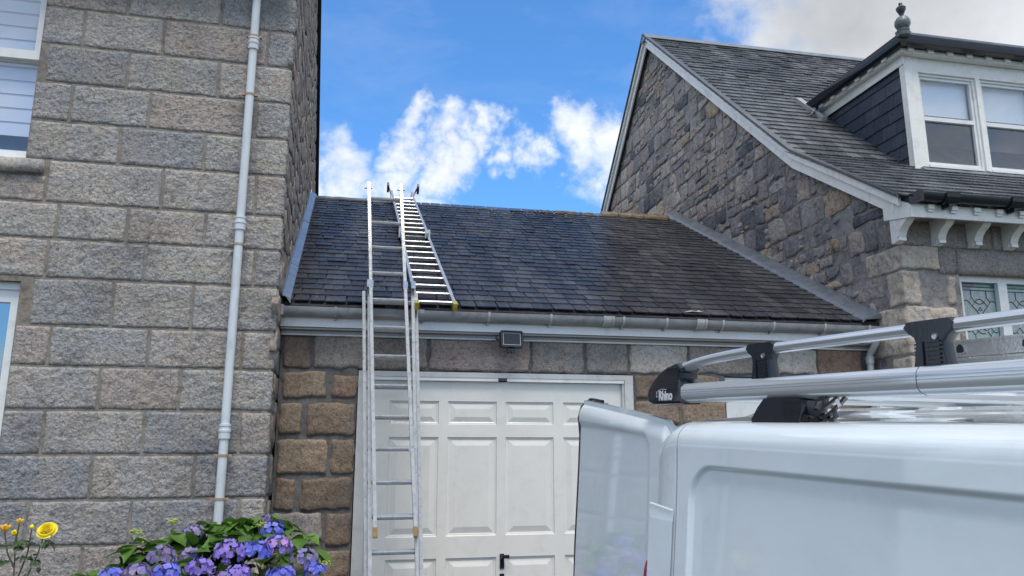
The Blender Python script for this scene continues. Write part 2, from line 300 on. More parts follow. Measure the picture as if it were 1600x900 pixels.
# ------------------------------------------------------------------ mesh helpers
class MB:
    def __init__(s): s.v = []; s.f = []
    def add(s, vs, fs, mat=None):
        o = len(s.v); s.v += [Vector(p) if mat is None else mat @ Vector(p) for p in vs]; s.f += [tuple(i+o for i in f) for f in fs]; return s
    def box(s, x0, x1, y0, y1, z0, z1, mat=None):
        vs = [(x0,y0,z0),(x1,y0,z0),(x1,y1,z0),(x0,y1,z0),(x0,y0,z1),(x1,y0,z1),(x1,y1,z1),(x0,y1,z1)]
        return s.add(vs, [(0,3,2,1),(4,5,6,7),(0,1,5,4),(1,2,6,5),(2,3,7,6),(3,0,4,7)], mat)
    def bar(s, a, b, w, h, up=(0, 0, 1), mat=None):
        a = Vector(a); b = Vector(b); d = (b-a).normalized(); u = Vector(up); x = d.cross(u).normalized(); u = x.cross(d)
        c = [(-w/2,-h/2),(w/2,-h/2),(w/2,h/2),(-w/2,h/2)]
        vs = [p + x*i + u*j for p in (a, b) for i, j in c]
        return s.add(vs, [(0,1,2,3),(7,6,5,4),(0,4,5,1),(1,5,6,2),(2,6,7,3),(3,7,4,0)], mat)
    def prism(s, pts, ax, a0, a1, mat=None):
        # pts: 2-D outline, extruded along axis ax ('x': pts=(y,z), 'y': pts=(x,z), 'z': pts=(x,y))
        def mk(p, a): return (a, p[0], p[1]) if ax == 'x' else ((p[0], a, p[1]) if ax == 'y' else (p[0], p[1], a))
        n = len(pts); vs = [mk(p, a0) for p in pts] + [mk(p, a1) for p in pts]
        fs = [tuple(range(n)), tuple(range(2*n-1, n-1, -1))] + [(i, i+n, (i+1) % n + n, (i+1) % n) for i in range(n)]
        return s.add(vs, fs, mat)
    def tube(s, path, r, n=10, mat=None, caps=True):
        path = [Vector(p) for p in path]; k = len(path); rs = r if isinstance(r, (list, tuple)) else [r]*k
        vs = []; ref = None
        for i, p in enumerate(path):
            d = (path[min(i+1, k-1)] - path[max(i-1, 0)]).normalized()
            if ref is None or abs(ref.dot(d)) > .95: ref = Vector((0, 0, 1)) if abs(d.z) < .9 else Vector((1, 0, 0))
            x = d.cross(ref).normalized(); y = x.cross(d); ref = y
            vs += [p + (x*cos(2*pi*j/n) + y*sin(2*pi*j/n))*rs[i] for j in range(n)]
        fs = [(i*n+j, i*n+(j+1) % n, (i+1)*n+(j+1) % n, (i+1)*n+j) for i in range(k-1) for j in range(n)]
        if caps: fs += [tuple(range(n-1, -1, -1)), tuple((k-1)*n+j for j in range(n))]
        return s.add(vs, fs, mat)
    def sweep(s, path, prof, side, mat=None):
        # prof: list of (a,b) offsets along 'side' vector and its perpendicular
        path = [Vector(p) for p in path]; k = len(path); n = len(prof); side = Vector(side).normalized(); vs = []
        for i, p in enumerate(path):
            d = (path[min(i+1, k-1)] - path[max(i-1, 0)]).normalized(); u = side.cross(d).normalized()
            if u.z < 0: u = -u
            vs += [p + side*a + u*b for a, b in prof]
        fs = [(i*n+j, i*n+(j+1) % n, (i+1)*n+(j+1) % n, (i+1)*n+j) for i in range(k-1) for j in range(n)]
        fs += [tuple(range(n-1, -1, -1)), tuple((k-1)*n+j for j in range(n))]
        return s.add(vs, fs, mat)
    def lathe(s, prof, c=(0, 0, 0), n=20, axis='z', mat=None):
        vs = []
        for r, z in prof:
            for j in range(n):
                a = 2*pi*j/n
                p = (r*cos(a), r*sin(a), z) if axis == 'z' else ((z, r*cos(a), r*sin(a)) if axis == 'x' else (r*cos(a), z, r*sin(a)))
                vs.append((p[0]+c[0], p[1]+c[1], p[2]+c[2]))
        k = len(prof); fs = [(i*n+j, i*n+(j+1) % n, (i+1)*n+(j+1) % n, (i+1)*n+j) for i in range(k-1) for j in range(n)]
        fs += [tuple(range(n-1, -1, -1)), tuple((k-1)*n+j for j in range(n))]
        return s.add(vs, fs, mat)
    def mesh(s, name, m=None, smooth=False):
        me = bpy.data.meshes.new(name); me.from_pydata([tuple(p) for p in s.v], [], s.f); me.update()
        import bmesh
        bm = bmesh.new(); bm.from_mesh(me); bmesh.ops.recalc_face_normals(bm, faces=bm.faces); bm.to_mesh(me); bm.free()
        if m: me.materials.append(m)
        if smooth:
            me.polygons.foreach_set('use_smooth', [True]*len(me.polygons))
            if smooth != 'all':
                me.set_sharp_from_angle(angle=radians(40 if smooth is True else smooth))
        return me
def link(name, me, parent=None, world=False, mat=None):
    o = bpy.data.objects.new(name, me); COL.objects.link(o)
    if mat is not None: o.matrix_basis = mat
    if parent is not None:
        o.parent = parent
        if world:
            r = parent
            o.matrix_parent_inverse = r.matrix_basis.inverted()
    return o
def thing(name, label, cat, loc=(0, 0, 0), rz=0, group=None, mat=None):
    o = bpy.data.objects.new(name, None); COL.objects.link(o); o.empty_display_size = .1
    if mat is not None: o.matrix_basis = mat
    else: o.matrix_basis = Matrix.Translation(loc) @ Matrix.Rotation(rz, 4, 'Z')
    o['label'] = label; o['category'] = cat
    if group: o['group'] = group
    return o
def build(mb, name, m, parent=None, world=True, smooth=False, label=None, kind=None):
    o = link(name, mb.mesh(name, m, smooth), parent, world and parent is not None and parent.type == 'EMPTY')
    if label: o['label'] = label
    if kind: o['kind'] = kind
    return o

def rockbox(mb, x0, x1, y0, y1, z0, z1, r=.012, amp=.012, step=.03, faces='fudlrb', freq=14, seed=0, warp=.006, mat=None, margin=0.03):
    """a hewn stone: rounded box with a broken face; y0 is the front"""
    c = Vector(((x0+x1)/2, (y0+y1)/2, (z0+z1)/2)); h = Vector(((x1-x0)/2, (y1-y0)/2, (z1-z0)/2))
    def disp(p):
        q = Vector((max(-h.x+r, min(h.x-r, p.x)), max(-h.y+r, min(h.y-r, p.y)), max(-h.z+r, min(h.z-r, p.z))))
        d = p - q
        n = d.normalized() if d.length > 1e-9 else Vector((0, 0, 0))
        o = q + n*r
        s = o + c + Vector((seed*7.3, seed*3.1, seed*5.7))
        # edge fade: broken relief stronger away from arrises
        e = min(h.x-abs(p.x) if abs(abs(p.y)-h.y) < 1e-6 else h.y-abs(p.y), h.z-abs(p.z)) if h.x > 0 else 0
        k = max(0, min(1, e/margin))
        nz = noise.fractal(s*freq, 1.0, 2.1, 4) if amp else 0
        rg = noise.noise(s*freq*.35)
        o = o + n*((.25+.75*k)*amp*(.9*nz+.25*rg) + k*amp*.2)
        o.x += warp*noise.noise(Vector((s.z*9, s.y*4, seed*1.7))); o.z += warp*noise.noise(Vector((s.x*9, s.y*4, seed*2.7+9)))
        return c + o
    def grid(fa, fb, na, nb, pt):
        vs = [disp(pt(-1+2*i/na, -1+2*j/nb)) for j in range(nb+1) for i in range(na+1)]
        fs = [(j*(na+1)+i, j*(na+1)+i+1, (j+1)*(na+1)+i+1, (j+1)*(na+1)+i) for j in range(nb) for i in range(na)]
        mb.add(vs, fs, mat)
    nx = max(2, round(2*h.x/step)); ny = max(1, round(2*h.y/step)); nz_ = max(2, round(2*h.z/step)); ny = min(ny, 14)
    if 'f' in faces: grid(0, 0, nx, nz_, lambda a, b: Vector((a*h.x, -h.y, b*h.z)))
    if 'b' in faces: grid(0, 0, 2, 2, lambda a, b: Vector((-a*h.x, h.y, b*h.z)))
    if 'l' in faces: grid(0, 0, ny, nz_, lambda a, b: Vector((-h.x, -a*h.y, b*h.z)))
    if 'r' in faces: grid(0, 0, ny, nz_, lambda a, b: Vector((h.x, a*h.y, b*h.z)))
    if 'u' in faces: grid(0, 0, nx, ny, lambda a, b: Vector((a*h.x, b*h.y, h.z)))
    if 'd' in faces: grid(0, 0, nx, ny, lambda a, b: Vector((a*h.x, -b*h.y, -h.z)))
def weld(me):
    import bmesh
    bm = bmesh.new(); bm.from_mesh(me); bmesh.ops.remove_doubles(bm, verts=bm.verts, dist=.0008); bmesh.ops.recalc_face_normals(bm, faces=bm.faces); bm.to_mesh(me); bm.free()
    return me
_sc = [0]
def stone(parent, x0, x1, y0, y1, z0, z1, m, world=True, name='stone', **k):
    _sc[0] += 1
    mb = MB(); rockbox(mb, x0, x1, y0, y1, z0, z1, seed=_sc[0], **k)
    me = mb.mesh(name, m); weld(me); me.polygons.foreach_set('use_smooth', [True]*len(me.polygons))
    return link(name, me, parent, world)
def holed_wall(mb, x0, x1, y0, y1, z0, z1, holes, mat=None):
    xs = sorted({x0, x1, *[min(max(q, x0), x1) for h in holes for q in h[:2]]}); zs = sorted({z0, z1, *[min(max(q, z0), z1) for h in holes for q in h[2:]]})
    for i in range(len(xs)-1):
        j0 = None
        for j in range(len(zs)-1):
            cx = (xs[i]+xs[i+1])/2; cz = (zs[j]+zs[j+1])/2
            solid = not any(h[0] < cx < h[1] and h[2] < cz < h[3] for h in holes)
            if solid and j0 is None: j0 = j
            if j0 is not None and (not solid or j == len(zs)-2):
                mb.box(xs[i], xs[i+1], y0, y1, zs[j0], zs[j+1] if solid else zs[j], mat); j0 = None

# ------------------------------------------------------------------ ground
def gz(y): return .031*max(-14, min(7.5, y))
g = MB(); ys = [-3000, -200, -60, -30, -14, -7, 0, 3.5, 7.5, 20, 60, 300, 3000]; xs = [-3000, -60, -12, -6, 0, 6, 12, 60, 3000]
vs = [(x, y, gz(y)-.012) for y in ys for x in xs]; n = len(xs)
g.add(vs, [(j*n+i, j*n+i+1, (j+1)*n+i+1, (j+1)*n+i) for j in range(len(ys)-1) for i in range(n-1)])
build(g, 'ground', M['land'], kind='structure')
g = MB(); g.add([(-.3,-14,gz(-14)),(6.5,-14,gz(-14)),(6.5,6.1,gz(6.1)),(2.0,6.62,gz(6.62)),(-.3,6.62,gz(6.62))], [(0,1,2,3,4)]); build(g, 'driveway', M['tarmac'], kind='structure')
g = MB(); g.add([(-30,-22,gz(-22)-.1+.09),(30,-22,gz(-22)-.01),(30,-14.05,gz(-14)-.008),(-30,-14.05,gz(-14)-.008)], [(0,1,2,3)]); build(g, 'road', M['tarmac'], kind='structure')
g = MB(); g.add([(-9,3.2,gz(3.2)+.05),(-.4,3.2,gz(3.2)+.05),(-.4,6.25,gz(6.25)+.05),(-9,6.4,gz(6.4)+.05),(-9,3.2,gz(3.2)-.05),(-.4,3.2,gz(3.2)-.05),(-.4,6.25,gz(6.25)-.05),(-9,6.4,gz(6.4)-.05)], [(0,1,2,3),(4,5,1,0),(5,6,2,1),(6,7,3,2),(7,4,0,3)])
build(g, 'flower_bed', M['soil'], kind='structure')

# ------------------------------------------------------------------ left house (local frame: x along its front, y into it)
LM = Matrix.Translation((-.63, 6.2, .1)) @ Matrix.Rotation(radians(1.4), 4, 'Z')
LH = thing('granite_house', 'tall house of coursed grey granite blocks at the left, with white windows', 'house', mat=LM)
B = -.1   # local z = world z - .1
def LZ(z): return z + B
courses = [5.56, 5.236, 4.913, 4.59, 4.27, 3.95, 3.608, 3.324, 3.022, 2.665, 2.366, 2.049, 1.728, 1.411, 1.097, .79, .48, .18, -.15]
joints = [[-1.311,-.593],[-1.619,-1.023,-.209],[-1.262,-.572],[-1.645,-1.073,-.264],[-1.263,-.636],[-1.746,-.923,-.222],[-1.638,-1.148,-.582],[-1.677,-.994,-.191],[-1.192,-.631],[-1.588,-.912,-.241],[-1.222,-.666],[-1.562,-.892,-.216],[-1.214,-.515],[-1.594,-.924,-.18],[-1.216,-.526],[-1.6,-.9,-.2],[-1.2,-.55],[-1.6,-.9,-.2]]
win1 = (-2.95, -1.91, 3.94, 5.70); win2 = (-2.95, -1.83, .70, 2.99)
def clip_win(a, b, z0, z1):
    for w in (win1, win2):
        zc = (z0+z1)/2
        if w[2]-.02 < zc < w[3]:
            if a < w[1] and b > w[0]:
                if b > w[1]: a = w[1]+.004
                elif a < w[0]: b = w[0]-.004
                else: return None
    # window sill zone
    return (a, b) if b-a > .08 else None
def lh_course(z0, z1, js, top=False):
    js = sorted(js); x = js[0]
    ext = [x]
    while ext[-1] > -5.6: ext.append(ext[-1]-random.uniform(.55, .75))
    pts = sorted(set(ext[1:] + js)) + [0.0]
    g2 = .011
    for a, b in zip(pts[:-1], pts[1:]):
        c = clip_win(a, b, z0, z1)
        if not c: continue
        a2, b2 = c
        corner = b == 0.0
        aa = a2 + (g2 if a2 == a else 0); bb = b2 - (g2 if b2 == b and not corner else 0)
        zz1 = z1-.009; zz0 = z0+.008
        if z0 < 3.94 < z1+.02 and z1 < 4.0 and aa < -1.78: zz1 = min(zz1, 3.815)   # below the sill
        depth = .03
        if corner:
            ylen = .22 if (len(js) % 2) else .45
            stone(LH, aa, bb+.0, -.012, ylen, LZ(zz0), LZ(zz1), M['granite'], world=False, faces='fudrl', amp=.014, step=.02, r=.003, freq=34, margin=.010)
        else:
            stone(LH, aa, bb, -.012, .06, LZ(zz0), LZ(zz1), M['granite'], world=False, faces='fudrl', amp=.014, step=.02, r=.003, freq=34, margin=.010)
for i in range(len(courses)-1): lh_course(courses[i+1], courses[i], joints[i])
up = 5.56; k = 0
lh_course(5.56, 5.88, [-1.6,-1.0,-.25])
# wall core behind the stones (mortar shows in the joints), gable to the side
mb = MB(); holed_wall(mb, -5.6, -.012, -.0085, .35, -.3, 5.78, [(win1[0], win1[1], LZ(win1[2]), LZ(win1[3])), (win2[0], win2[1], LZ(win2[2]), LZ(win2[3]))])
build(mb, 'wall', M['mortar'], LH, world=False)
mb = MB(); mb.prism([(.05,-.3),(6.85,-.3),(6.85,5.50),(3.35,7.60),(.05,5.72)], 'x', -.30, -.005)
build(mb, 'gable_wall', M['mortar_rubble'], LH, world=False)
mb = MB(); mb.box(-5.6, -5.3, .35, 6.8, -.3, 5.6); mb.box(-5.3, -.3, 6.5, 6.8, -.3, 5.6); build(mb, 'rear_wall', M['mortar_rubble'], LH, world=False)

# voronoi rubble cells ------------------------------------------------------
def clip_poly(poly, p, n):
    out = []
    for i in range(len(poly)):
        a = poly[i]; b = poly[(i+1) % len(poly)]
        da = (a[0]-p[0])*n[0]+(a[1]-p[1])*n[1]; db = (b[0]-p[0])*n[0]+(b[1]-p[1])*n[1]
        if da <= 0: out.append(a)
        if da*db < 0:
            t = da/(da-db); out.append((a[0]+(b[0]-a[0])*t, a[1]+(b[1]-a[1])*t))
    return out
def rubble_cells(u0, u1, z0, z1, du, dz, rnd, gap=.012, jit=.42, keep=lambda u, z: True, clips=lambda u, z: []):
    seeds = []; z = z0-dz; row = 0
    while z < z1+dz:
        u = u0-du+(row % 2)*du*.5
        while u < u1+du:
            s = rnd.uniform(.55, 1.6)
            seeds.append((u+rnd.uniform(-jit, jit)*du, z+rnd.uniform(-jit, jit)*dz*.9)); u += du*s
        z += dz*rnd.uniform(.65, 1.3); row += 1
    cells = []
    asp = du/dz
    for i, s in enumerate(seeds):
        if not (u0 < s[0] < u1 and z0 < s[1] < z1) or not keep(*s): continue
        poly = [(s[0]-du*2, s[1]-dz*2), (s[0]+du*2, s[1]-dz*2), (s[0]+du*2, s[1]+dz*2), (s[0]-du*2, s[1]+dz*2)]
        for j, t in enumerate(seeds):
            if i == j: continue
            ex = (t[0]-s[0]); ez = (t[1]-s[1])*asp
            if ex*ex+ez*ez > (3.2*du)**2: continue
            mx, mz = (s[0]+t[0])/2, (s[1]+t[1])/2
            nx, nz = ex, ez*asp; l = sqrt(nx*nx+nz*nz); nx /= l; nz /= l
            poly = clip_poly(poly, (mx-nx*gap*.5, mz-nz*gap*.5), (nx, nz))
            if len(poly) < 3: break
        for p, nn in clips(*s):
            if len(poly) >= 3: poly = clip_poly(poly, p, nn)
        if len(poly) >= 3:
            cells.append((s, poly))
    return cells
def cell_stone(mb, poly, P, rnd, proud=.02, back=.03, rough=.008, shrink=.0, tess=.05):
    """P(u,z,out) -> 3-D point"""
    cx = sum(p[0] for p in poly)/len(poly); cz = sum(p[1] for p in poly)/len(poly)
    pts = []
    for i in range(len(poly)):
        a = poly[i]; b = poly[(i+1) % len(poly)]
        l = sqrt((a[0]-b[0])**2+(a[1]-b[1])**2); k = max(1, int(l/tess))
        for q in range(k):
            t = (q+.0)/k
            u = a[0]+(b[0]-a[0])*t; z = a[1]+(b[1]-a[1])*t
            # rounded corners and ragged arris
            if q == 0: u += (cx-u)*.02; z += (cz-z)*.02
            u += rnd.uniform(-1, 1)*rough*.7; z += rnd.uniform(-1, 1)*rough*.7
            pts.append((u, z))
    n = len(pts)
    if n < 3: return
    rings = [(1.0, -back), (.99, proud*.45), (.955, proud*.85), (.70, proud), (.36, proud*1.05)]
    vs = []
    for sc, o in rings:
        for (u, z) in pts:
            uu = cx+(u-cx)*sc; zz = cz+(z-cz)*sc
            d = noise.fractal(Vector((uu*13, zz*13, cx*5)), 1, 2, 3)*rough*(.55 if sc < .97 else .1)
            vs.append(P(uu, zz, o+d))
    vs.append(P(cx, cz, proud*1.05+noise.fractal(Vector((cx*13, cz*13, cx*5)), 1, 2, 3)*rough*.55))
    fs = [(r*n+i, r*n+(i+1) % n, (r+1)*n+(i+1) % n, (r+1)*n+i) for r in range(len(rings)-1) for i in range(n)]
    fs += [((len(rings)-1)*n+i, (len(rings)-1)*n+(i+1) % n, len(rings)*n) for i in range(n)]
    mb.add(vs, fs)
def coursed_cells(u0, u1, z0, z1, hr, wr, rnd, keep):
    """roughly squared rubble, loosely brought to courses: ragged quadrilaterals"""
    cells = []; z = z0; ph = rnd.uniform(0, 9)
    def wave(u, zz): return .030*noise.noise(Vector((u*1.3, zz*1.1, ph)))+.012*noise.noise(Vector((u*4, zz*4, ph+3)))
    while z < z1:
        h = rnd.uniform(*hr); u = u0+rnd.uniform(-.3, 0)
        while u < u1:
            w = rnd.uniform(*wr)*(1.25 if rnd.random() < .15 else 1)
            parts = [(u, u+w, z, z+h)]
            if rnd.random() < .28:
                k = rnd.uniform(.4, .6); parts = [(u, u+w, z, z+h*k), (u, u+w*rnd.uniform(.45, .55), z+h*k, z+h)]; parts.append((parts[1][1], u+w, z+h*k, z+h))
            for a, b, c, d in parts:
                g1 = rnd.uniform(.008, .020); j = lambda s_=.016: rnd.uniform(-s_, s_)
                sk = rnd.uniform(-.03, .03)
                p = [(a+g1+j(), c+g1+j()), ((a+b)/2+j(.05), c+g1+j(.012)), (b-g1+j(), c+g1+j()), (b-g1+j(.012)+sk*.5, (c+d)/2+j(.03)), (b-g1+j()+sk, d-g1+j()), ((a+b)/2+j(.05), d-g1+j(.012)), (a+g1+j()+sk, d-g1+j()), (a+g1+j(.012)+sk*.5, (c+d)/2+j(.03))]
                if rnd.random() < .35: q = rnd.choice((0, 2, 4, 6)); mx = (a+b)/2; mz = (c+d)/2; p[q] = (p[q][0]+(mx-p[q][0])*.3, p[q][1]+(mz-p[q][1])*.3)
                if rnd.random() < .07: continue
                cu0 = (a+b)/2; cz0 = (c+d)/2
                if not keep(cu0, cz0): continue
                cells.append(((cu0, cz0), [(x_+wave(z_, x_)*.6, z_+wave(x_, z_)) for x_, z_ in p]))
            u += w
        z += h
    return cells
rnd = random.Random(3)
# side of the left house: rubble seen at a glancing angle, one joined part
mb = MB()
def ztop(u): return 5.72+(u-.05)*.57 if u < 3.35 else 7.60-(u-3.35)*.60
cells = rubble_cells(.10, 6.8, -.2, 7.5, .34, .21, rnd, gap=.03, keep=lambda u, z: z < ztop(u)-.1 and not (u > .55 and z < 2.4))
for s, poly in cells: cell_stone(mb, poly, lambda u, z, o: Vector((-.005+o, u, z)), rnd, proud=.022, rough=.012, tess=.09)
o = build(mb, 'rubble_facing', M['rubble_brown'], LH, world=False, smooth='all', kind='stuff')
# corner return stones above and verge
mb = MB(); mb.bar((.02,.0,5.80),(.02,3.35,7.72),.08,.09,(0,0,1)); mb.bar((.02,3.35,7.72),(.02,6.95,5.52),.08,.09,(0,0,1)); build(mb, 'verge_board', M['darkgut'], LH, world=False)
def roof_slab(mb, x0, x1, p, q, t): mb.prism([p, q, (q[0], q[1]-t), (p[0], p[1]-t)], 'x', x0, x1)
mb = MB(); roof_slab(mb, -5.8, -.02, (-.25,5.66), (3.35,7.74), .08); roof_slab(mb, -5.8, -.02, (3.35,7.741), (6.95,5.55), .08); build(mb, 'roof', M['slate_r'], LH, world=False)
# sill
stone(LH, -3.05, -1.775, -.055, .2, LZ(3.83), LZ(3.935), M['granite_dressed'], world=False, name='window_sill', faces='fudrl', amp=.002, step=.06, r=.006)
# upper sash window
w = win1
fr = MB(); zb, zt = LZ(w[2])+.0, LZ(w[3])
y0 = .05
fr.box(w[0], w[0]+.06, y0, y0+.12, zb, zt); fr.box(w[1]-.02, w[1], y0, y0+.12, zb, zt); fr.box(w[0]+.06, w[1]-.02, y0+.002, y0+.12, zt-.06, zt); fr.box(w[0]+.06, w[1]-.02, y0-.01, y0+.12, zb, zb+.03)
wo = build(fr, 'window', M['white'], LH, world=False)
sa = MB(); zm = LZ(4.80)
for (a0, a1, b0, b1, yy) in ((w[0]+.06, w[1]-.02, zm, zt-.06, y0+.01), (w[0]+.06, w[1]-.02, zb+.03, zm+.03, y0+.055)):
    low = yy > y0+.03
    sa.box(a1-.045+(.03 if low else 0), a1, yy, yy+.045, b0, b1); sa.box(a0, a0+.045, yy, yy+.045, b0, b1)
    sa.box(a0+.045, a1-.045+(.03 if low else 0), yy+.001, yy+.044, b0, b0+(.075)); sa.box(a0+.045, a1-.045+(.03 if low else 0), yy+.001, yy+.044, b1-.04, b1)
build(sa, 'sash', M['white'], wo)
gl = MB(); gl.box(w[0]+.1, w[1]-.06, y0+.03, y0+.034, zm+.07, zt-.09); gl.box(w[0]+.1, w[1]-.03, y0+.075, y0+.079, zb+.10, zm); build(gl, 'glass_pane', M['glass'], wo)
# zebra blind: pale folds and sheer bands
bl = MB(); bb = MB(); z = LZ(4.19); i = 0
while z < zt:
    (bl if i % 2 == 0 else bb).box(w[0]+.05, w[1]-.03, y0+.125+(0 if i % 2 == 0 else .006), y0+.13+(0 if i % 2 == 0 else .006), z, z+(.10 if i % 2 == 0 else .018)); z += (.10 if i % 2 == 0 else .018); i += 1
build(bl, 'blind', M['blind'], wo); build(bb, 'blind_sheer_band', M['blind_b'], wo)
bm_ = MB(); bm_.box(w[0]-.1, w[1]+.1, .36, .40, LZ(w[2])-.1, LZ(w[3])+.1); build(bm_, 'dark_room_sheet', M['room'], wo)
# lower window
w = win2; zb, zt = LZ(w[2]), LZ(w[3]); fr = MB()
fr.box(w[0], w[1], y0+.0, y0+.14, zt-.055, zt); fr.box(w[0], w[1]-.02, y0+.018, y0+.14, zt-.105, zt-.055)
fr.box(w[1]-.022, w[1], y0+.0, y0+.12, zb, zt-.055); fr.box(w[0], w[0]+.05, y0, y0+.12, zb, zt-.105)
fr.box(w[0]+.05, w[1]-.05, y0-.02, y0+.12, zb, zb+.05)
fr2 = MB(); fr2.box(w[1]-.075, w[1]-.024, y0+.012, y0+.075, zb+.05, zt-.107); fr2.box(w[0]+.05, w[1]-.075, y0+.012, y0+.075, zt-.150, zt-.107); fr2.box(w[0]+.05, w[1]-.075, y0+.012, y0+.075, zb+.05, zb+.1)
wo = build(fr, 'window', M['white'], LH, world=False, label='lower white window reflecting blue sky'); build(fr2, 'sash', M['white'], wo)
gl = MB(); gl.box(w[0]+.05, w[1]-.08, y0+.04, y0+.044, zb+.1, zt-.15); build(gl, 'glass_pane', M['glass_dark'], wo)
bm_ = MB(); bm_.box(w[0]-.1, w[1]+.1, .36, .40, zb-.1, zt+.1); build(bm_, 'dark_room_sheet', M['dark'], wo)
stone(LH, -3.05, -1.75, -.04, .2, LZ(.59), LZ(.695), M['granite_dressed'], world=False, name='window_sill', faces='fudrl', amp=.002, step=.06, r=.006)
# downpipe with collars and rusty brackets
px, py = -.312, -.085
mb = MB(); mb.tube([(px, py, .05), (px, py, 1.20), (px, py, 3.4), (px, py, 5.75)], .0335, 20); dp = build(mb, 'downpipe', M['pipe'], LH, world=False, smooth=True)
for z in (5.07, 3.52, 1.905):
    mb = MB(); mb.lathe([(.034,-.062),(.043,-.060),(.043,-.012),(.047,-.010),(.047,.006),(.042,.010),(.042,.030),(.046,.032),(.046,.046),(.034,.05)], (px, py, LZ(z)), 22); build(mb, 'pipe_collar', M['pipe'], dp, smooth=True)
for z in (5.13, 4.611, 3.344, 1.724, 1.412):
    mb = MB(); mb.lathe([(.0345,-.009),(.0385,-.008),(.0385,.008),(.0345,.009)], (px, py, LZ(z)), 20); mb.box(px-.062, px-.033, py-.006, py+.03, LZ(z)-.007, LZ(z)+.007); mb.box(px+.033, px+.062, py-.006, py+.03, LZ(z)-.007, LZ(z)+.007); build(mb, 'pipe_bracket', M['rust'], dp)

# ------------------------------------------------------------------ slate roofs
SLATE_ME = {}
def slate_shape(w, l, t, rnd, notch=True):
    """a hewn slate lying in its own plane: x across, y up the roof, z out; tail end at y=0"""
    ang = rnd.uniform(-.012, .018); c = rnd.uniform(.0, .02)
    out = [(-w/2+rnd.uniform(0,.003), rnd.uniform(-.004,.006)), (-w*.17, rnd.uniform(-.005,.004)), (w*.17, rnd.uniform(-.005,.004)), (w/2-rnd.uniform(0,.003)-c*.4, rnd.uniform(-.004,.008)), (w/2, c+.006), (w/2-.002, l), (-w/2+.002, l)]
    return out
def add_slate(mb, out, t, mat, lift=0.0, l=.3):
    n = len(out)
    z = lambda y, top: (t+lift)*(1-y/l)+.001 if top else lift*(1-y/l)-.001
    vs = [(x, y, z(y, 1)) for x, y in out] + [(x, y, z(y, 0)) for x, y in out]
    fs = [tuple(range(n))] + [(i, i+n, (i+1) % n+n, (i+1) % n) for i in range(n)]
    mb.add(vs, fs, mat)
def slate_field(parent, m, xr, ylen, frame, exposure, wr, rnd, inside, nparts, near, prof=None, name='slate', t=.009, world=True, stuff='slate_field'):
    """frame(x, s) -> Matrix placing a slate with its tail at distance s up the slope"""
    items = []; s = 0.0; r = 0
    while s < ylen:
        x = xr[0]-rnd.uniform(0, wr[1])
        while x < xr[1]:
            w = rnd.uniform(*wr)
            xc = x+w/2
            a, b = max(x, inside(s)[0]), min(x+w, inside(s)[1])
            if b-a > .03: items.append(((a+b)/2, s+rnd.uniform(-.006, .006), b-a-rnd.uniform(.004, .009), rnd.uniform(-.012, .012)))
            x += w
        s += exposure*rnd.uniform(.94, 1.06); r += 1
    items.sort(key=near)
    variants = []
    mbs = MB(); l = exposure*2.0
    for i, (x, s, w, rot) in enumerate(items):
        T = frame(x, s) @ Matrix.Rotation(rot, 4, 'Z')
        lift = rnd.choice([.006, .007, .008, .008, .009, .013])
        if i < nparts:
            kk = (round(w/.012), rnd.randrange(2))
            if (name, m.name, kk) not in SLATE_ME:
                q = MB(); add_slate(q, slate_shape(round(w/.012)*.012, l, t, rnd), t, Matrix.Identity(4), .008, l); SLATE_ME[(name, m.name, kk)] = q.mesh(name, m)
            link(name, SLATE_ME[(name, m.name, kk)], parent, world, T)
        else:
            add_slate(mbs, slate_shape(w, l, t, rnd), t, T, lift, l)
    o = build(mbs, stuff, m, parent, world=world); o['kind'] = 'stuff'
    return len(items)

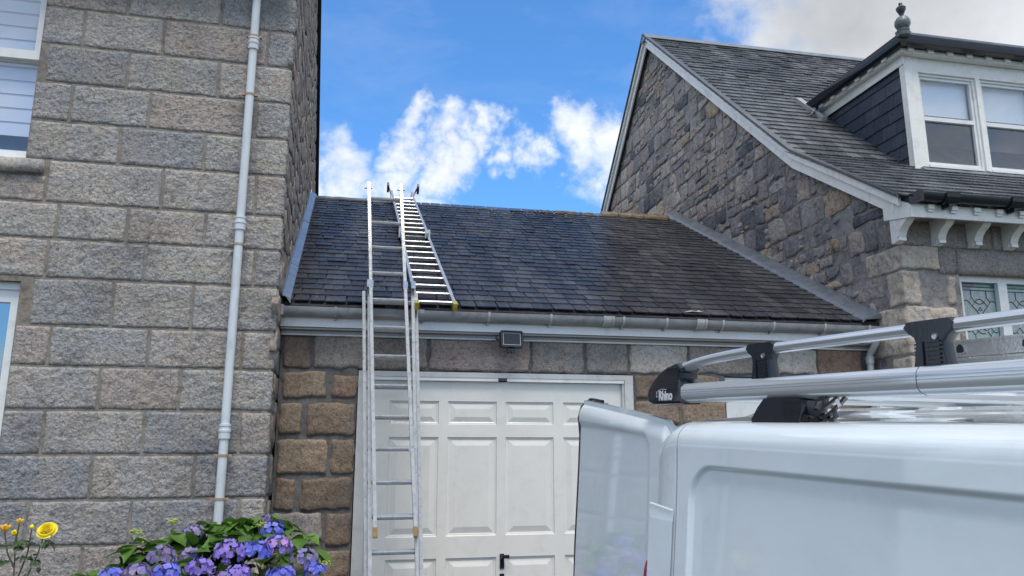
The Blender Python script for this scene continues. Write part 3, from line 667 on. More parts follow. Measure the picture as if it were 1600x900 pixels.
# ------------------------------------------------------------------ garage
GA = thing('garage', 'stone garage with a dark slate roof and a cream panelled door, between the two houses', 'garage', (2.2, 6.62, .2))
YW = 6.62
GS = [(-.608,-.384,2.436,2.70,'brown'),(-.353,.10,2.437,2.718,'greystone'),(.112,.608,2.437,2.718,'greystone'),(.631,1.522,2.433,2.716,'pinkstone'),(1.54,2.023,2.429,2.718,'greystone'),(2.047,2.438,2.432,2.719,'greystone'),(2.463,3.023,2.441,2.714,'palestone'),(3.048,3.92,2.452,2.715,'greystone'),(3.94,4.362,2.461,2.708,'palestone'),(4.381,4.86,2.439,2.721,'red'),
      (-.582,-.23,2.187,2.405,'tan'),(-.187,.019,2.196,2.384,'red'),(-.601,-.422,1.888,2.138,'tan'),(-.376,.014,1.878,2.142,'brown'),(-.603,-.206,1.569,1.847,'tan'),(-.17,.016,1.567,1.847,'tan'),(-.6,-.445,1.284,1.535,'brown'),(-.395,.013,1.279,1.532,'brown'),
      (-.598,-.219,1.005,1.257,'greystone'),(-.179,.015,.997,1.252,'brown'),(-.586,-.34,.754,.963,'brown'),(-.31,.011,.744,.955,'tan'),(-.59,-.1,.46,.72,'brown'),(-.06,.01,.46,.72,'red'),(-.59,-.3,.2,.43,'tan'),(-.27,.01,.2,.43,'brown'),
      (2.512,2.78,2.215,2.422,'brown'),(2.80,3.34,2.215,2.425,'tan'),(2.512,2.93,1.988,2.195,'brown'),(2.955,3.38,1.988,2.195,'tan'),(2.512,2.8,1.72,1.965,'tan'),(2.82,3.38,1.72,1.965,'brown'),(2.512,3.0,1.45,1.70,'brown'),(3.02,3.38,1.45,1.70,'tan'),(2.512,2.85,1.18,1.43,'tan'),(2.87,3.38,1.18,1.43,'red'),(2.512,3.05,.92,1.16,'brown'),(3.07,3.38,.92,1.16,'tan'),(2.512,2.8,.6,.9,'greystone'),(2.82,3.38,.6,.9,'brown'),(2.512,3.38,.25,.58,'brown'),
      (4.26,4.62,2.241,2.425,'tan'),(4.64,4.93,2.241,2.425,'brown'),(4.27,4.48,2.0,2.222,'tan'),(4.50,4.93,2.0,2.222,'tan'),(4.26,4.7,1.72,1.98,'brown'),(4.72,4.93,1.72,1.98,'tan'),(4.26,4.55,1.45,1.70,'red'),(4.57,4.93,1.45,1.70,'brown'),(4.26,4.93,1.15,1.43,'greystone'),(4.26,4.6,.85,1.13,'brown'),(4.62,4.93,.85,1.13,'tan'),(4.26,4.93,.5,.83,'brown'),(4.26,4.93,.22,.48,'tan')]
for a, b, c, d, k in GS:
    stone(GA, a, b, YW-.010, YW+.06, c, d, M[k], faces='fudrl', amp=.010, step=.025, r=.014, freq=24, warp=.02, margin=.02)
mb = MB(); holed_wall(mb, -.62, 4.975, YW+.006, YW+.28, .0, 2.86, [(.02, 2.49, 0.0, 2.43), (3.40, 4.24, 0.0, 2.43)]); build(mb, 'wall', M['mortar_dark'], GA)
mb = MB(); mb.box(-.6, 4.9, 12.2, 12.4, 0, 4.2); build(mb, 'rear_wall', M['mortar_dark'], GA)
mb = MB(); mb.box(-.6, 4.9, 7.6, 7.62, 0, 2.86); build(mb, 'dark_room_sheet', M['dark'], GA)
# roof deck
SL = atan(.532); cs, sn = cos(SL), sin(SL)
def rz_(y): return 2.97+.532*(y-6.45)
mb = MB(); mb.prism([(6.47, rz_(6.47)-.012), (10.73, rz_(10.73)-.012), (15.1, rz_(10.73)-.012-.532*4.37), (15.1, rz_(10.73)-.09-.532*4.37), (10.73, rz_(10.73)-.09), (6.47, rz_(6.47)-.09)], 'x', -.62, 4.98); build(mb, 'roof_deck', M['slate'], GA)
def leftx(s): return -.565-(s*cs)*.0244-.012
rnd = random.Random(11)
def gframe(x, s): return Matrix.Translation((x, 6.44+s*cs, rz_(6.44)+s*sn)) @ Matrix.Rotation(SL, 4, 'X')
ns = slate_field(GA, M['slate'], (-.8, 4.9), 4.80, gframe, .163, (.115, .205), rnd, lambda s: (leftx(s), 4.82), 300, lambda t: t[1]*2+abs(t[0]-2)*.1)
mb = MB()
for x in [i*.3 for i in range(-2, 16)]: mb.box(x, x+.3, 10.78, 10.785, 5.0, 5.02)
# lifted dark verge and eave undercloak
mb = MB(); mb.prism([(6.41,2.930),(6.47,2.962),(6.47,2.95),(6.41,2.918)], 'x', -.55, 4.75); build(mb, 'undercloak', M['slate'], GA)
# lead flashings
def flash_strip(p0, p1, w, side, t=.004, lift=.02): pass
segs = 5
for i in range(segs):
    y0, y1 = 6.40+(10.80-6.40)*i/segs, 6.40+(10.80-6.40)*(i+1)/segs+.03
    mb = MB(); lf = .028+.006*(i % 2)
    def P(y, dx, dz): return (-.63-(y-6.2)*.0244+dx, y, rz_(y)+dz)
    prof = [(.012,.12),(.018,.12),(.024,.04+lf),(.055,.03+lf),(.088,.010+lf),(.092,.0),(.086,.0),(.05,.024+lf),(.016,.03+lf)]
    nn = len(prof); vs = [P(y, *q) for y in (y0, y1) for q in prof]
    mb.add(vs, [tuple(range(nn)), tuple(range(2*nn-1, nn-1, -1))] + [(a, a+nn, (a+1) % nn+nn, (a+1) % nn) for a in range(nn)])
    build(mb, 'lead_flashing', M['lead'], GA, smooth=30)
segs = 5
for i in range(segs):
    y0, y1 = 6.43+(11.05-6.43)*i/segs, 6.43+(11.05-6.43)*(i+1)/segs+.03
    lf = .022+.005*(i % 2)
    prof = [(4.985,.090),(4.976,.090),(4.960,.068+lf),(4.83,.022+lf),(4.805,.012+lf),(4.793,.024+lf),(4.772,.0),(4.78,-.002),(4.81,.004+lf),(4.985,.022+lf)]
    nn = len(prof); mb = MB(); vs = [(q[0], y, rz_(y)+q[1]) for y in (y0, y1) for q in prof]
    mb.add(vs, [tuple(range(nn)), tuple(range(2*nn-1, nn-1, -1))] + [(a, a+nn, (a+1) % nn+nn, (a+1) % nn) for a in range(nn)])
    build(mb, 'lead_flashing', M['lead'], GA, smooth=30, label='lead flashing strip up the foot of the gable wall' if i == 0 else None)
# ridge: grey metal-like lengths on the left, rough mortared stones mid, tan tiles on the right
def ridge_piece(x0, x1, zt, m, wdt=.10, dz=.06, rot=0, name='ridge_tile', n=5):
    mb = MB(); pr = []
    y = 10.76
    vs = []
    for x in [x0+(x1-x0)*k/(n-1) for k in range(n)]:
        zz = zt+random.uniform(-.006, .006)
        vs += [(x, y-wdt, zz-dz), (x, y-wdt*.55, zz-dz*.30), (x, y-.02, zz), (x, y+.02, zz), (x, y+wdt, zz-dz), (x, y+wdt, zz-dz-.03), (x, y-wdt, zz-dz-.03)]
    q = 7
    fs = [(i*q+j, i*q+(j+1) % q, (i+1)*q+(j+1) % q, (i+1)*q+j) for i in range(n-1) for j in range(q)] + [tuple(range(q)), tuple((n-1)*q+j for j in range(q-1, -1, -1))]
    mb.add(vs, fs); build(mb, name, m, GA)
x = -.74
while x < .1:
    l = .44; ridge_piece(x, min(x+l-.006, .2), 5.292, M['ridge_grey'], .09, .05); x += l
ridge_piece(.14, .58, 5.284, M['ridge_grey']); x = .59
while x < 3.55:
    l = random.uniform(.22, .36); ridge_piece(x, x+l-.012, random.choice([5.25, 5.255, 5.26, 5.28]) , M['ridge_grey'], .10, .05); x += l
for a, b in ((3.60,3.86),(3.865,4.27),(4.275,4.70)): ridge_piece(a, b-.008, 5.325, M['ridge_tan'], .11, .07)
for a, b, zt in ((2.60,2.80,5.285),(2.87,3.19,5.292),(3.27,3.46,5.285)): ridge_piece(a, b, zt, M['ridge_tan'] if a > 2.8 else M['ridge_grey'], .09, .03, name='loose_ridge_slate')
mb = MB()
for i in range(75):
    x = random.gauss(2.3, .75); y = 10.70-abs(random.gauss(0, .22)); r = random.uniform(.008, .026)
    if not .85 < x < 3.6: continue
    z = rz_(y)+.012; vs = [(x+r*1.5*cos(a)*random.uniform(.6, 1), y+r*sin(a)*random.uniform(.6, 1), z+r*.1) for a in [k*pi/3 for k in range(6)]] + [(x, y, z+r*.6)]
    mb.add(vs, [(k, (k+1) % 6, 6) for k in range(6)]+[(5,4,3,2,1,0)])
build(mb, 'mortar_crumbs', M['mortar_pale'], GA, kind='stuff')
mb = MB()
for x, y, r in ((3.02, 6.47, .05), (3.09, 6.46, .035)):
    vs = [(x+r*1.5*cos(a), y+r*.6*sin(a), 2.995+.01*random.random()) for a in [k*pi/4 for k in range(8)]]+[(x, y, 3.02)]
    mb.add(vs, [(k, (k+1) % 8, 8) for k in range(8)]+[tuple(range(7, -1, -1))])
build(mb, 'mortar_lump', M['mortar_pale'], GA)
# fascia, soffit
mb = MB(); mb.box(-.625, 4.975, 6.48, 6.505, 2.762, 2.905); build(mb, 'fascia_board', M['fascia'], GA)
mb = MB(); mb.box(-.622, 4.972, 6.507, 6.64, 2.745, 2.760); mb.box(-.622, 4.972, 6.574, 6.60, 2.722, 2.744); build(mb, 'soffit', M['soffit'], GA)
mb = MB(); mb.box(-.622, 4.972, 6.588, 6.612, 2.705, 2.7215); build(mb, 'wall_batten', M['fascia'], GA)
# gutter: half-round with open top
def gutter(x0, x1, yc, zt, rx, dz, m, parent, z1=None):
    mb = MB(); k = 10; z1 = zt if z1 is None else z1
    pr = [(yc-rx*cos(pi*i/k), -dz*sin(pi*i/k)) for i in range(k+1)] + [(yc+(rx-.005)*cos(pi*i/k), -(dz-.005)*sin(pi*i/k)) for i in range(k+1)]
    pr[0] = (pr[0][0]-.002, .002)
    n = len(pr); vs = [(x0, a, zt+b) for a, b in pr] + [(x1, a, z1+b) for a, b in pr]
    mb.add(vs, [(i, (i+1) % n, (i+1) % n+n, i+n) for i in range(n)] + [(i, n-1-i, n-2-i, i+1) for i in range(k)] + [(i+n, i+1+n, n-2-i+n, n-1-i+n) for i in range(k)])
    return build(mb, 'gutter', m, parent, smooth=True)
gu = gutter(-.60, 4.94, 6.425, 2.912, .052, .072, M['gutter'], GA)
def g_arc(x0, x1, e, yc=6.425, zt=2.912, rx=.052, dz=.072):
    mb = MB(); k = 10; pr = [(yc-(rx+e)*cos(pi*i/k), zt-(dz+e)*sin(pi*i/k)) for i in range(k+1)] + [(yc+rx*cos(pi*i/k)*.995, zt-dz*sin(pi*i/k)*.995) for i in range(k+1)]
    pr = [(yc-(rx+e), zt+.008)] + pr
    mb.prism(pr, 'x', x0, x1); return mb
for x in (-.18, .54, 1.11, 1.66, 2.33, 2.74, 3.29, 3.80, 4.33, 4.8):
    mb = g_arc(x-.010, x+.010, .006); mb.box(x-.008, x+.008, 6.44, 6.48, 2.82, 2.845); build(mb, 'gutter_bracket', M['gutter_pale'] if x > .6 else M['gutter'], gu)
for x in (.48, 2.19, 3.08):
    mb = g_arc(x-.05, x-.03, .010); mb2 = g_arc(x+.03, x+.05, .010); mb.add(mb2.v, mb2.f); mb2 = g_arc(x-.028, x+.028, .005); mb.add(mb2.v, mb2.f); build(mb, 'gutter_joint', M['gutter_pale'] if x > .6 else M['gutter'], gu)
mb = MB(); mb.box(-.62, -.595, 6.365, 6.48, 2.84, 2.925); build(mb, 'gutter_stop_end', M['gutter'], gu)
# downpipe at the right end
mb = MB(); mb.tube([(4.90,6.425,2.85),(4.90,6.425,2.79),(4.895,6.44,2.75),(4.89,6.50,2.69),(4.888,6.53,2.65),(4.888,6.535,2.60),(4.888,6.535,.2)], .032, 16); o = build(mb, 'downpipe', M['gutter_pale'], GA, smooth=True)
for z in (2.60, 1.2):
    mb = MB(); mb.lathe([(.032,-.03),(.040,-.03),(.040,.02),(.044,.022),(.044,.035),(.032,.036)], (4.888,6.535,z), 16); build(mb, 'pipe_collar', M['gutter_pale'], o, smooth=True)
mb = MB(); mb.box(4.92, 4.975, 6.53, 6.54, 2.475, 2.49); mb.lathe([(.033,-.01),(.037,-.01),(.037,.01),(.033,.01)], (4.888,6.535,2.482), 16); build(mb, 'pipe_bracket', M['gutter_pale'], o)
# up-and-over door
fr = MB(); fr.box(.028, .115, 6.615, 6.70, .2, 2.42); fr.box(2.405, 2.485, 6.615, 6.70, .2, 2.42); fr.box(.115, 2.405, 6.613, 6.70, 2.375, 2.42)
fr.box(.095, .135, 6.63, 6.70, .2, 2.375); fr.box(2.385, 2.43, 6.63, 6.70, .2, 2.375)
fo = build(fr, 'door_frame', M['doorframe'], GA)
fr = MB(); fr.box(.135, 1.235, 6.618, 6.69, 2.345, 2.374); fr.box(1.315, 2.40, 6.618, 6.69, 2.345, 2.374); build(fr, 'door_head_trim', M['fascia'], fo)
mb = MB(); mb.box(1.24, 1.31, 6.62, 6.69, 2.350, 2.3735); build(mb, 'latch_plate', M['black'], fo)
colsx = [(.30,.722),(.80,1.232),(1.310,1.745),(1.835,2.262)]; rows = [(1.972,2.172),(1.045,1.865),(.27,.87)]
dx0, dx1, dz0, dz1 = .137, 2.404, .215, 2.344
dY = 6.665
mb = MB()
holes = [(c[0], c[1], r[0], r[1]) for c in colsx for r in rows]
holed_wall(mb, dx0, dx1, dY, dY+.03, dz0, dz1, holes)
do = build(mb, 'garage_door', M['door'], GA)
for c in colsx:
    for r in rows:
        mb = MB(); a0, a1, b0, b1 = c[0], c[1], r[0], r[1]; w_ = .052 if r is not rows[0] else .045
        rings = [(0, .0), (.004, .012), (.016, .013), (.022, .016), (w_+.02, .003), (w_+.024, .003)]
        vs = []
        for off, dp_ in rings: vs += [(a0+off, dY+dp_, b0+off), (a1-off, dY+dp_, b0+off), (a1-off, dY+dp_, b1-off), (a0+off, dY+dp_, b1-off)]
        fs = [(i*4+j, i*4+(j+1) % 4, (i+1)*4+(j+1) % 4, (i+1)*4+j) for i in range(len(rings)-1) for j in range(4)] + [tuple(len(rings)*4-4+j for j in range(4))]
        mb.add(vs, fs); build(mb, 'door_panel', M['door'], do)
mb = MB(); mb.box(1.262, 1.298, dY-.012, dY-.001, .775, .895); mb.box(1.270, 1.290, dY-.045, dY-.012, .865, .887); mb.box(1.266, 1.335, dY-.055, dY-.038, .862, .890); mb.lathe([(.008,-.004),(.008,.0)], (1.28, dY-.013, .83), 10, 'y'); build(mb, 'door_handle', M['black'], do)
mb = MB(); mb.box(1.26, 1.30, dY-.006, dY-.001, .70, .735); build(mb, 'lock', M['black'], do)
# side door right of the garage door (seen behind the roof rack)
fr = MB(); fr.box(3.40, 3.45, YW+.03, YW+.12, .2, 2.42); fr.box(4.19, 4.24, YW+.03, YW+.12, .2, 2.42); fr.box(3.45, 4.19, YW+.03, YW+.12, 2.37, 2.42); sdoor = build(fr, 'side_door_frame', M['white'], GA)
mb = MB(); holed_wall(mb, 3.452, 4.188, YW+.06, YW+.10, .21, 2.368, [(3.55,4.09,.35,1.2),(3.55,4.09,1.3,2.0)]); mb.box(3.55,4.09,YW+.075,YW+.09,.35,1.2); mb.box(3.55,4.09,YW+.075,YW+.09,1.3,2.0); build(mb, 'side_door_leaf', M['white'], sdoor)
mb = MB(); mb.box(3.50, 3.52, YW+.02, YW+.06, 1.1, 1.25); build(mb, 'door_handle', M['black'], sdoor)

# floodlight
FL = thing('floodlight', 'small black square floodlight fixed under the garage eaves above the door', 'floodlight', (1.33, 6.55, 2.70))
T = Matrix.Translation((1.325, 6.47, 2.703)) @ Matrix.Rotation(radians(-8), 4, 'X') @ Matrix.Rotation(radians(3), 4, 'Z')
mb = MB(); o8 = []
for (cx, cz) in ((.088,.060),(-.088,.060),(-.088,-.060),(.088,-.060)):
    for k in range(4):
        a = atan2(cz, cx); q = {(1,1):0,(-1,1):pi/2,(-1,-1):pi,(1,-1):3*pi/2}[(1 if cx>0 else -1, 1 if cz>0 else -1)]+k*pi/6
        o8.append((cx+.016*cos(q), cz+.016*sin(q)))
n8 = len(o8); vs = []
for sc, yy in ((.82,.05),(1,.028),(1,-.010),(.97,-.018),(.86,-.018),(.84,-.008)): vs += [(x*sc, yy, z*sc) for x, z in o8]
mb.add(vs, [(i*n8+j, i*n8+(j+1) % n8, (i+1)*n8+(j+1) % n8, (i+1)*n8+j) for i in range(5) for j in range(n8)] + [tuple(range(n8)), tuple(5*n8+j for j in range(n8))], T)
for k in range(6): mb.box(-.07+k*.028, -.066+k*.028, .045, .065, -.05, .05, T)
build(mb, 'lamp_housing', M['black'], FL, smooth=30)
mb = MB(); vs = []
for a, b, yy in ((.080,.054,-.0095),(.042,.026,-.0115)): vs += [(-a,yy,-b),(a,yy,-b),(a,yy,b),(-a,yy,b)]
vs2 = [(x, (-.010 if i < 4 else .002), z) for i, (x, yy, z) in enumerate(vs)]
mb.add(vs2, [(0,1,5,4),(1,2,6,5),(2,3,7,6),(3,0,4,7),(4,5,6,7)], T); build(mb, 'reflector', M['lens'], FL)
mb = MB(); mb.prism([(-.034,-.075),(.034,-.075),(.034,-.105),(.022,-.122),(-.022,-.122),(-.034,-.105)], 'y', .012, .032, T); mb.lathe([(.010,-.004),(.010,.013)], (0,.0,-.105), 10, 'y', T); build(mb, 'bracket', M['black'], FL)
mb = MB(); mb.lathe([(.006,-.03),(.015,-.028),(.017,-.01),(.015,.01),(.008,.014)], (-.126, .0, .0), 12, 'y', T); mb.box(-.11, -.09, .0, .01, -.006, .006, T); build(mb, 'sensor', M['black'], FL)
mb = MB(); mb.bar((1.325,6.49,2.66),(1.325,6.60,2.60),.03,.01); mb.bar((1.325,6.50,2.72),(1.325,6.60,2.715),.06,.05); build(mb, 'mount', M['black'], FL)

# ------------------------------------------------------------------ right house
RH = thing('rubble_gabled_house', 'dark rubble stone gable and slate roofed house with a dormer at the right', 'house', (5.0, 6.1, .2))
XG = 5.0
# gable rubble stones
UP = lambda y: 5.10+.908*(y-7.55)
LO = lambda y: 5.10+.66*(y-7.55)
def rtop(y): return (LO(y) if y < 7.55 else UP(y)) if y < 11.85 else 9.005-.985*(y-11.85)
rnd = random.Random(5)
def clips_g(u, z):
    c = []
    if u < 11.85:
        sl = .66 if u < 7.3 else .908; p = (7.55, 5.10-.06); l = sqrt(1+sl*sl); c.append((p, (-sl/l, 1/l)))
    if u > 11.2:
        l = sqrt(1+.985**2); c.append(((11.85, 9.0-.06), (.985/l, 1/l)))
    q = quoin_y(z)
    c.append(((q+.02, 0), (-1, 0)))
    return c
QZ = [(3.86,3.66,6.15),(3.655,3.43,6.60),(3.405,3.09,6.32),(3.065,2.62,6.62),(2.60,2.3,6.35),(2.28,1.9,6.6),(1.88,1.5,6.35),(1.48,1.1,6.6),(1.08,.7,6.35),(.68,.15,6.6)]
def quoin_y(z):
    for a, b, y in QZ:
        if b-.02 <= z <= a+.02: return y
    return 6.14
cells = coursed_cells(6.1, 15.2, 2.9, 8.95, (.18, .33), (.19, .48), rnd, lambda u, z: z < rtop(u)-.08 and z > rz_(min(u, 21.5-u))-.12 and u > quoin_y(z)+.10)
cells2 = []
for s_, poly in cells:
    for p, nn in clips_g(*s_):
        if len(poly) >= 3: poly = clip_poly(poly, p, nn)
    if len(poly) >= 3: cells2.append((s_, poly))
cells = cells2
PG = lambda u, z, o: Vector((XG-.001-o, u, z))
cells.sort(key=lambda c: (c[0][0]))
mbs = MB(); npart = 0
for s, poly in cells:
    if npart < 290:
        mb = MB(); cell_stone(mb, poly, PG, rnd, proud=rnd.uniform(.004, .022), rough=.016, tess=.05)
        if mb.v: build(mb, 'stone', M['rubble'], RH, smooth='all'); npart += 1
    else: cell_stone(mbs, poly, PG, rnd, proud=.02, rough=.015, tess=.08)
if mbs.v: build(mbs, 'rubble_field', M['rubble'], RH, smooth='all', kind='stuff')
# small pinning stones in the joints
mb = MB()
for i in range(420):
    u = rnd.uniform(6.7, 13.5); z = rnd.uniform(3.1, 8.8)
    if z > rtop(u)-.15 or z < rz_(u)+.1: continue
    r = rnd.uniform(.02, .05); a0 = rnd.uniform(0, 6)
    poly = [(u+r*1.4*cos(a0+k*1.2), z+r*.8*sin(a0+k*1.2)) for k in range(5)]; cell_stone(mb, poly, PG, rnd, proud=.022, rough=.006, tess=.2)
build(mb, 'pinning_stones', M['rubble'], RH, smooth='all', kind='stuff')
mb = MB(); mb.prism([(6.12,.0),(18.0,.0),(18.0,rtop(17.5)+.4),(17.5,rtop(17.5)-.03),(11.85,8.96),(7.55,5.07),(6.12,LO(6.12)-.04)], 'x', XG, XG+.3); build(mb, 'gable_wall', M['mortar_rubble'], RH, smooth=False)
# quoins
q_cut = [5.185, 5.40, 5.17, 5.5, 5.2, 5.45, 5.2, 5.45, 5.2, 5.45]
for i, (a, b, y) in enumerate(QZ):
    if i == 0: stone(RH, XG-.008, 5.42, 6.092, 6.30, 3.655, 3.90, M['greystone'], faces='fudrl', amp=.006, r=.008, step=.04); stone(RH, 5.44, 6.02, 6.092, 6.2, 3.655, 3.90, M['greystone'], faces='fudrl', amp=.006, r=.008, step=.04); stone(RH, 6.04, 6.7, 6.092, 6.2, 3.655, 3.90, M['greystone'], faces='fudrl', amp=.006, r=.008, step=.04); continue
    stone(RH, XG-.012, q_cut[i], 6.088, y-.01, b, a, M['quoin'], faces='fudrl', amp=.007, r=.007, step=.025, freq=22, warp=.018, name='quoin', margin=.02)
for a, b, c, d in ((5.235,5.385,3.43,3.635),(5.465,5.555,3.10,3.375),(5.235,5.55,2.93,3.055),(5.24,5.55,2.62,2.90)):
    stone(RH, a, b, 6.088, 6.2, c, d, M['quoin'], faces='fudrl', amp=.014, r=.014, step=.03, warp=.015)
stone(RH, 5.40, 5.60, 6.094, 6.2, 3.40, 3.645, M['greystone'], faces='fudrl', amp=.004, r=.006, step=.05)
stone(RH, 5.61, 7.6, 6.092, 6.25, 3.405, 3.645, M['greystone'], faces='fudrl', amp=.004, r=.006, step=.06, name='lintel', label=None) if False else stone(RH, 5.61, 7.6, 6.092, 6.25, 3.405, 3.645, M['greystone'], faces='fudrl', amp=.004, r=.006, step=.06, name='lintel')
z = 2.6
while z > .3:
    stone(RH, 5.48, 5.61, 6.09, 6.2, z-.3, z-.02, M['quoin'], faces='fudrl', amp=.01, r=.012, step=.04); z -= .3
mb = MB(); holed_wall(mb, XG+.01, 12.0, 6.11, 6.4, 0, 4.0, [(5.62, 6.75, .9, 3.41)]); build(mb, 'front_wall', M['mortar_rubble'], RH)
mb = MB(); mb.box(11.7, 12.0, 6.4, 17.5, 0, 4.0); mb.box(5.3, 11.7, 17.2, 17.5, 0, 4.0); build(mb, 'rear_wall', M['mortar_rubble'], RH)
# leaded window
YG = 6.2
fr = MB(); z0, z1 = .95, 3.405
fr.box(5.63, 5.695, YG-.03, YG+.09, z0, z1); fr.box(6.105, 6.205, YG-.03, YG+.09, z0, z1); fr.box(6.615, 6.75, YG-.03, YG+.09, z0, z1)
for a, b in ((5.695,6.105),(6.205,6.615)):
    fr.box(a, b, YG-.028, YG+.09, 3.345, z1); fr.box(a, b, YG-.028, YG+.09, 2.66, 2.76); fr.box(a, b, YG-.028, YG+.09, 2.13, 2.19); fr.box(a, b, YG-.028, YG+.09, z0, z0+.08)
wo = build(fr, 'window', M['white'], RH, label='tall white window with leaded stained glass top lights')
mb = MB(); mb.box(5.695, 6.105, YG+.01, YG+.05, z0+.08, 2.13); mb.box(5.72, 6.08, YG-.004, YG+.008, 1.2, 2.075); mb.box(6.205, 6.615, YG+.01, YG+.05, z0+.08, 2.13); mb.box(6.23, 6.59, YG-.004, YG+.008, 1.2, 2.075); build(mb, 'lower_panel', M['cream'], wo)
mb = MB(); mb.box(5.695, 6.105, YG+.02, YG+.024, 2.19, 2.66); mb.box(6.205, 6.615, YG+.02, YG+.024, 2.19, 2.66); build(mb, 'glass_pane', M['glass_dark'], wo)
mb = MB(); mb.box(5.6, 6.8, YG+.25, YG+.27, .9, 3.45); build(mb, 'dark_room_sheet', M['dark'], wo)
def leaded(x0, x1, zb, zt, first):
    b1, b2 = .035, .072
    ob = MB(); ob.box(x0+b1, x1-.015, YG+.018, YG+.022, zb, zt-b2); build(ob, 'obscure_pane', M['obscure'], wo)
    t = MB(); t.box(x0+ (.18 if first else 0), x1, YG+.018, YG+.022, zt-.04, zt); t.box(x0, x0+b1, YG+.018, YG+.022, zb, zt-b2-.10); t.box(x1-.015, x1, YG+.018, YG+.022, zb, zt-b2); build(t, 'teal_pane', M['teal'], wo)
    t = MB(); t.box(x0+(.14 if first else 0), x1, YG+.018, YG+.022, zt-b2, zt-.04); build(t, 'mint_pane', M['mint'], wo)
    if first:
        t = MB(); t.box(x0, x0+.18, YG+.018, YG+.022, zt-.04, zt); build(t, 'violet_pane', M['violet'], wo)
        t = MB(); t.box(x0, x0+.14, YG+.018, YG+.022, zt-b2, zt-.04)
        t.box(x0, x0+b1, YG+.018, YG+.022, zt-b2-.10, zt-b2); build(t, 'mauve_pane', M['mauve'], wo)
    cm = MB(); r = .0038; y = YG+.016
    def ln(*pts): cm.tube([(px_, y, pz_) for px_, pz_ in pts], r, 5)
    ln((x0, zt-.04), (x1, zt-.04)); ln((x0, zt-b2), (x1, zt-b2)); ln((x0+b1, zt-b2), (x0+b1, zb))
    wd = x1-.015-x0-b1; xa = x0+b1+wd*.27; xb = x0+b1+wd*.75
    for xc, top in ((xa, True), (xb, True), (xa, False), (xb, False)):
        zc = zt-.185 if top else zb+.115; sz = .035
        ln((xc-sz, zc), (xc, zc+sz*1.25), (xc+sz, zc), (xc, zc-sz*1.25), (xc-sz, zc))
        ln((xc, zc+(sz*1.25 if top else -sz*1.25)), (xc, zt-b2 if top else zb))
    for top in (True, False):
        zc = zt-.185 if top else zb+.115; s_ = 1 if top else -1
        def arc(xs_, xe_, zc, sgn, bulge):
            return [(xs_+(xe_-xs_)*i/8, zc+sgn*bulge*sin(pi*i/8)) for i in range(9)]
        ln(*arc(xa+.035, xb-.035, zc, s_, .028)); ln(*arc(xa+.035, xb-.035, zc, -s_, .022)); ln(*arc(x0+b1, xa-.035, zc, s_, .012)); ln(*arc(xb+.035, x1-.015, zc, s_, .012))
    zc1 = zt-.185-.044; zc2 = zb+.115+.044; xm = (xa+xb)/2
    for xc in (xa, xb):
        ln(*[(xc+(xm-xc)*(.8*sin(pi*i/10)), zc1+(zc2-zc1)*i/10) for i in range(11)])
    for zz in ((zc1+zc2)/2+.06, (zc1+zc2)/2-.06):
        ln((xm-.022, zz), (xm, zz+.03), (xm+.022, zz), (xm-.022, zz))
    build(cm, 'lead_came', M['came'], wo)
leaded(5.695, 6.105, 2.76, 3.345, True); leaded(6.205, 6.615, 2.76, 3.345, False)
# barge boards (plane x = 4.92)
def board(mb, pts, w, x0, x1):
    for (y0, z0), (y1, z1) in zip(pts[:-1], pts[1:]):
        mb.prism([(y0, z0), (y1, z1), (y1, z1-w), (y0, z0-w)], 'x', x0, x1)
ro = .05
mb = MB(); wv = .27
top = [(5.95, LO(5.95)+.02), (7.55, 5.12), (11.80, UP(11.80)+.02)]
p = [(5.98, top[0][1]), (7.55, 5.12), (11.85, 9.03), (11.85, 8.83), (7.60, 4.965), (6.02, 3.93)]
mb.prism(p, 'x', 4.90, 4.925); build(mb, 'barge_board', M['barge'], RH)
mb = MB(); p = [(11.852, 9.03), (17.3, 9.03-.985*5.448), (17.3, 8.83-.985*5.448), (11.852, 8.83)]; mb.prism(p, 'x', 4.90, 4.925); build(mb, 'barge_board', M['barge'], RH)
mb = MB(); mb.prism([(7.55,5.10),(7.60,5.145),(7.62,4.86),(7.57,4.82)], 'x', 4.896, 4.899); 
# moulding strip proud, under slate edge
mb = MB()
for (a, b) in (((5.90, LO(5.90)+.045), (7.55, 5.145)), ((7.55, 5.145), (11.85, 9.065)), ((11.85, 9.065), (17.3, 9.065-.985*5.45))):
    mb.prism([a, b, (b[0], b[1]-.085), (a[0], a[1]-.085)], 'x', 4.868, 4.899)
build(mb, 'barge_moulding', M['barge'], RH)
mb = MB()
for (a, b) in (((5.88, LO(5.88)+.075), (7.55, 5.178)), ((7.55, 5.178), (11.87, 9.10)), ((11.87, 9.10), (17.35, 9.10-.985*5.48))):
    mb.prism([a, b, (b[0], b[1]-.032), (a[0], a[1]-.032)], 'x', 4.845, 4.93)
build(mb, 'verge_slates', M['slate_r'], RH)
mb = MB()
for (a, b) in (((6.02, LO(6.02)-.03), (7.55, 5.06)), ((7.55, 5.06), (11.85, 8.96)), ((11.85, 8.96), (17.3, 8.96-.985*5.45))): mb.prism([a, b, (b[0], b[1]-.02), (a[0], a[1]-.02)], 'x', 4.926, 5.0)
build(mb, 'verge_soffit', M['barge'], RH)
# boxed eave end and corner corbel
mb = MB(); mb.prism([(5.79,3.835),(6.16,3.90),(6.16,4.10),(5.98,4.06),(5.79,3.955)], 'x', 4.903, 5.04); build(mb, 'eave_box', M['white_wood'], RH)
def corbel_shape(): return [(6.10,3.90),(6.10,3.655),(6.06,3.655),(6.03,3.672),(6.03,3.70),(6.005,3.705),(5.985,3.75),(5.95,3.79),(5.90,3.82),(5.87,3.85),(5.87,3.90)]
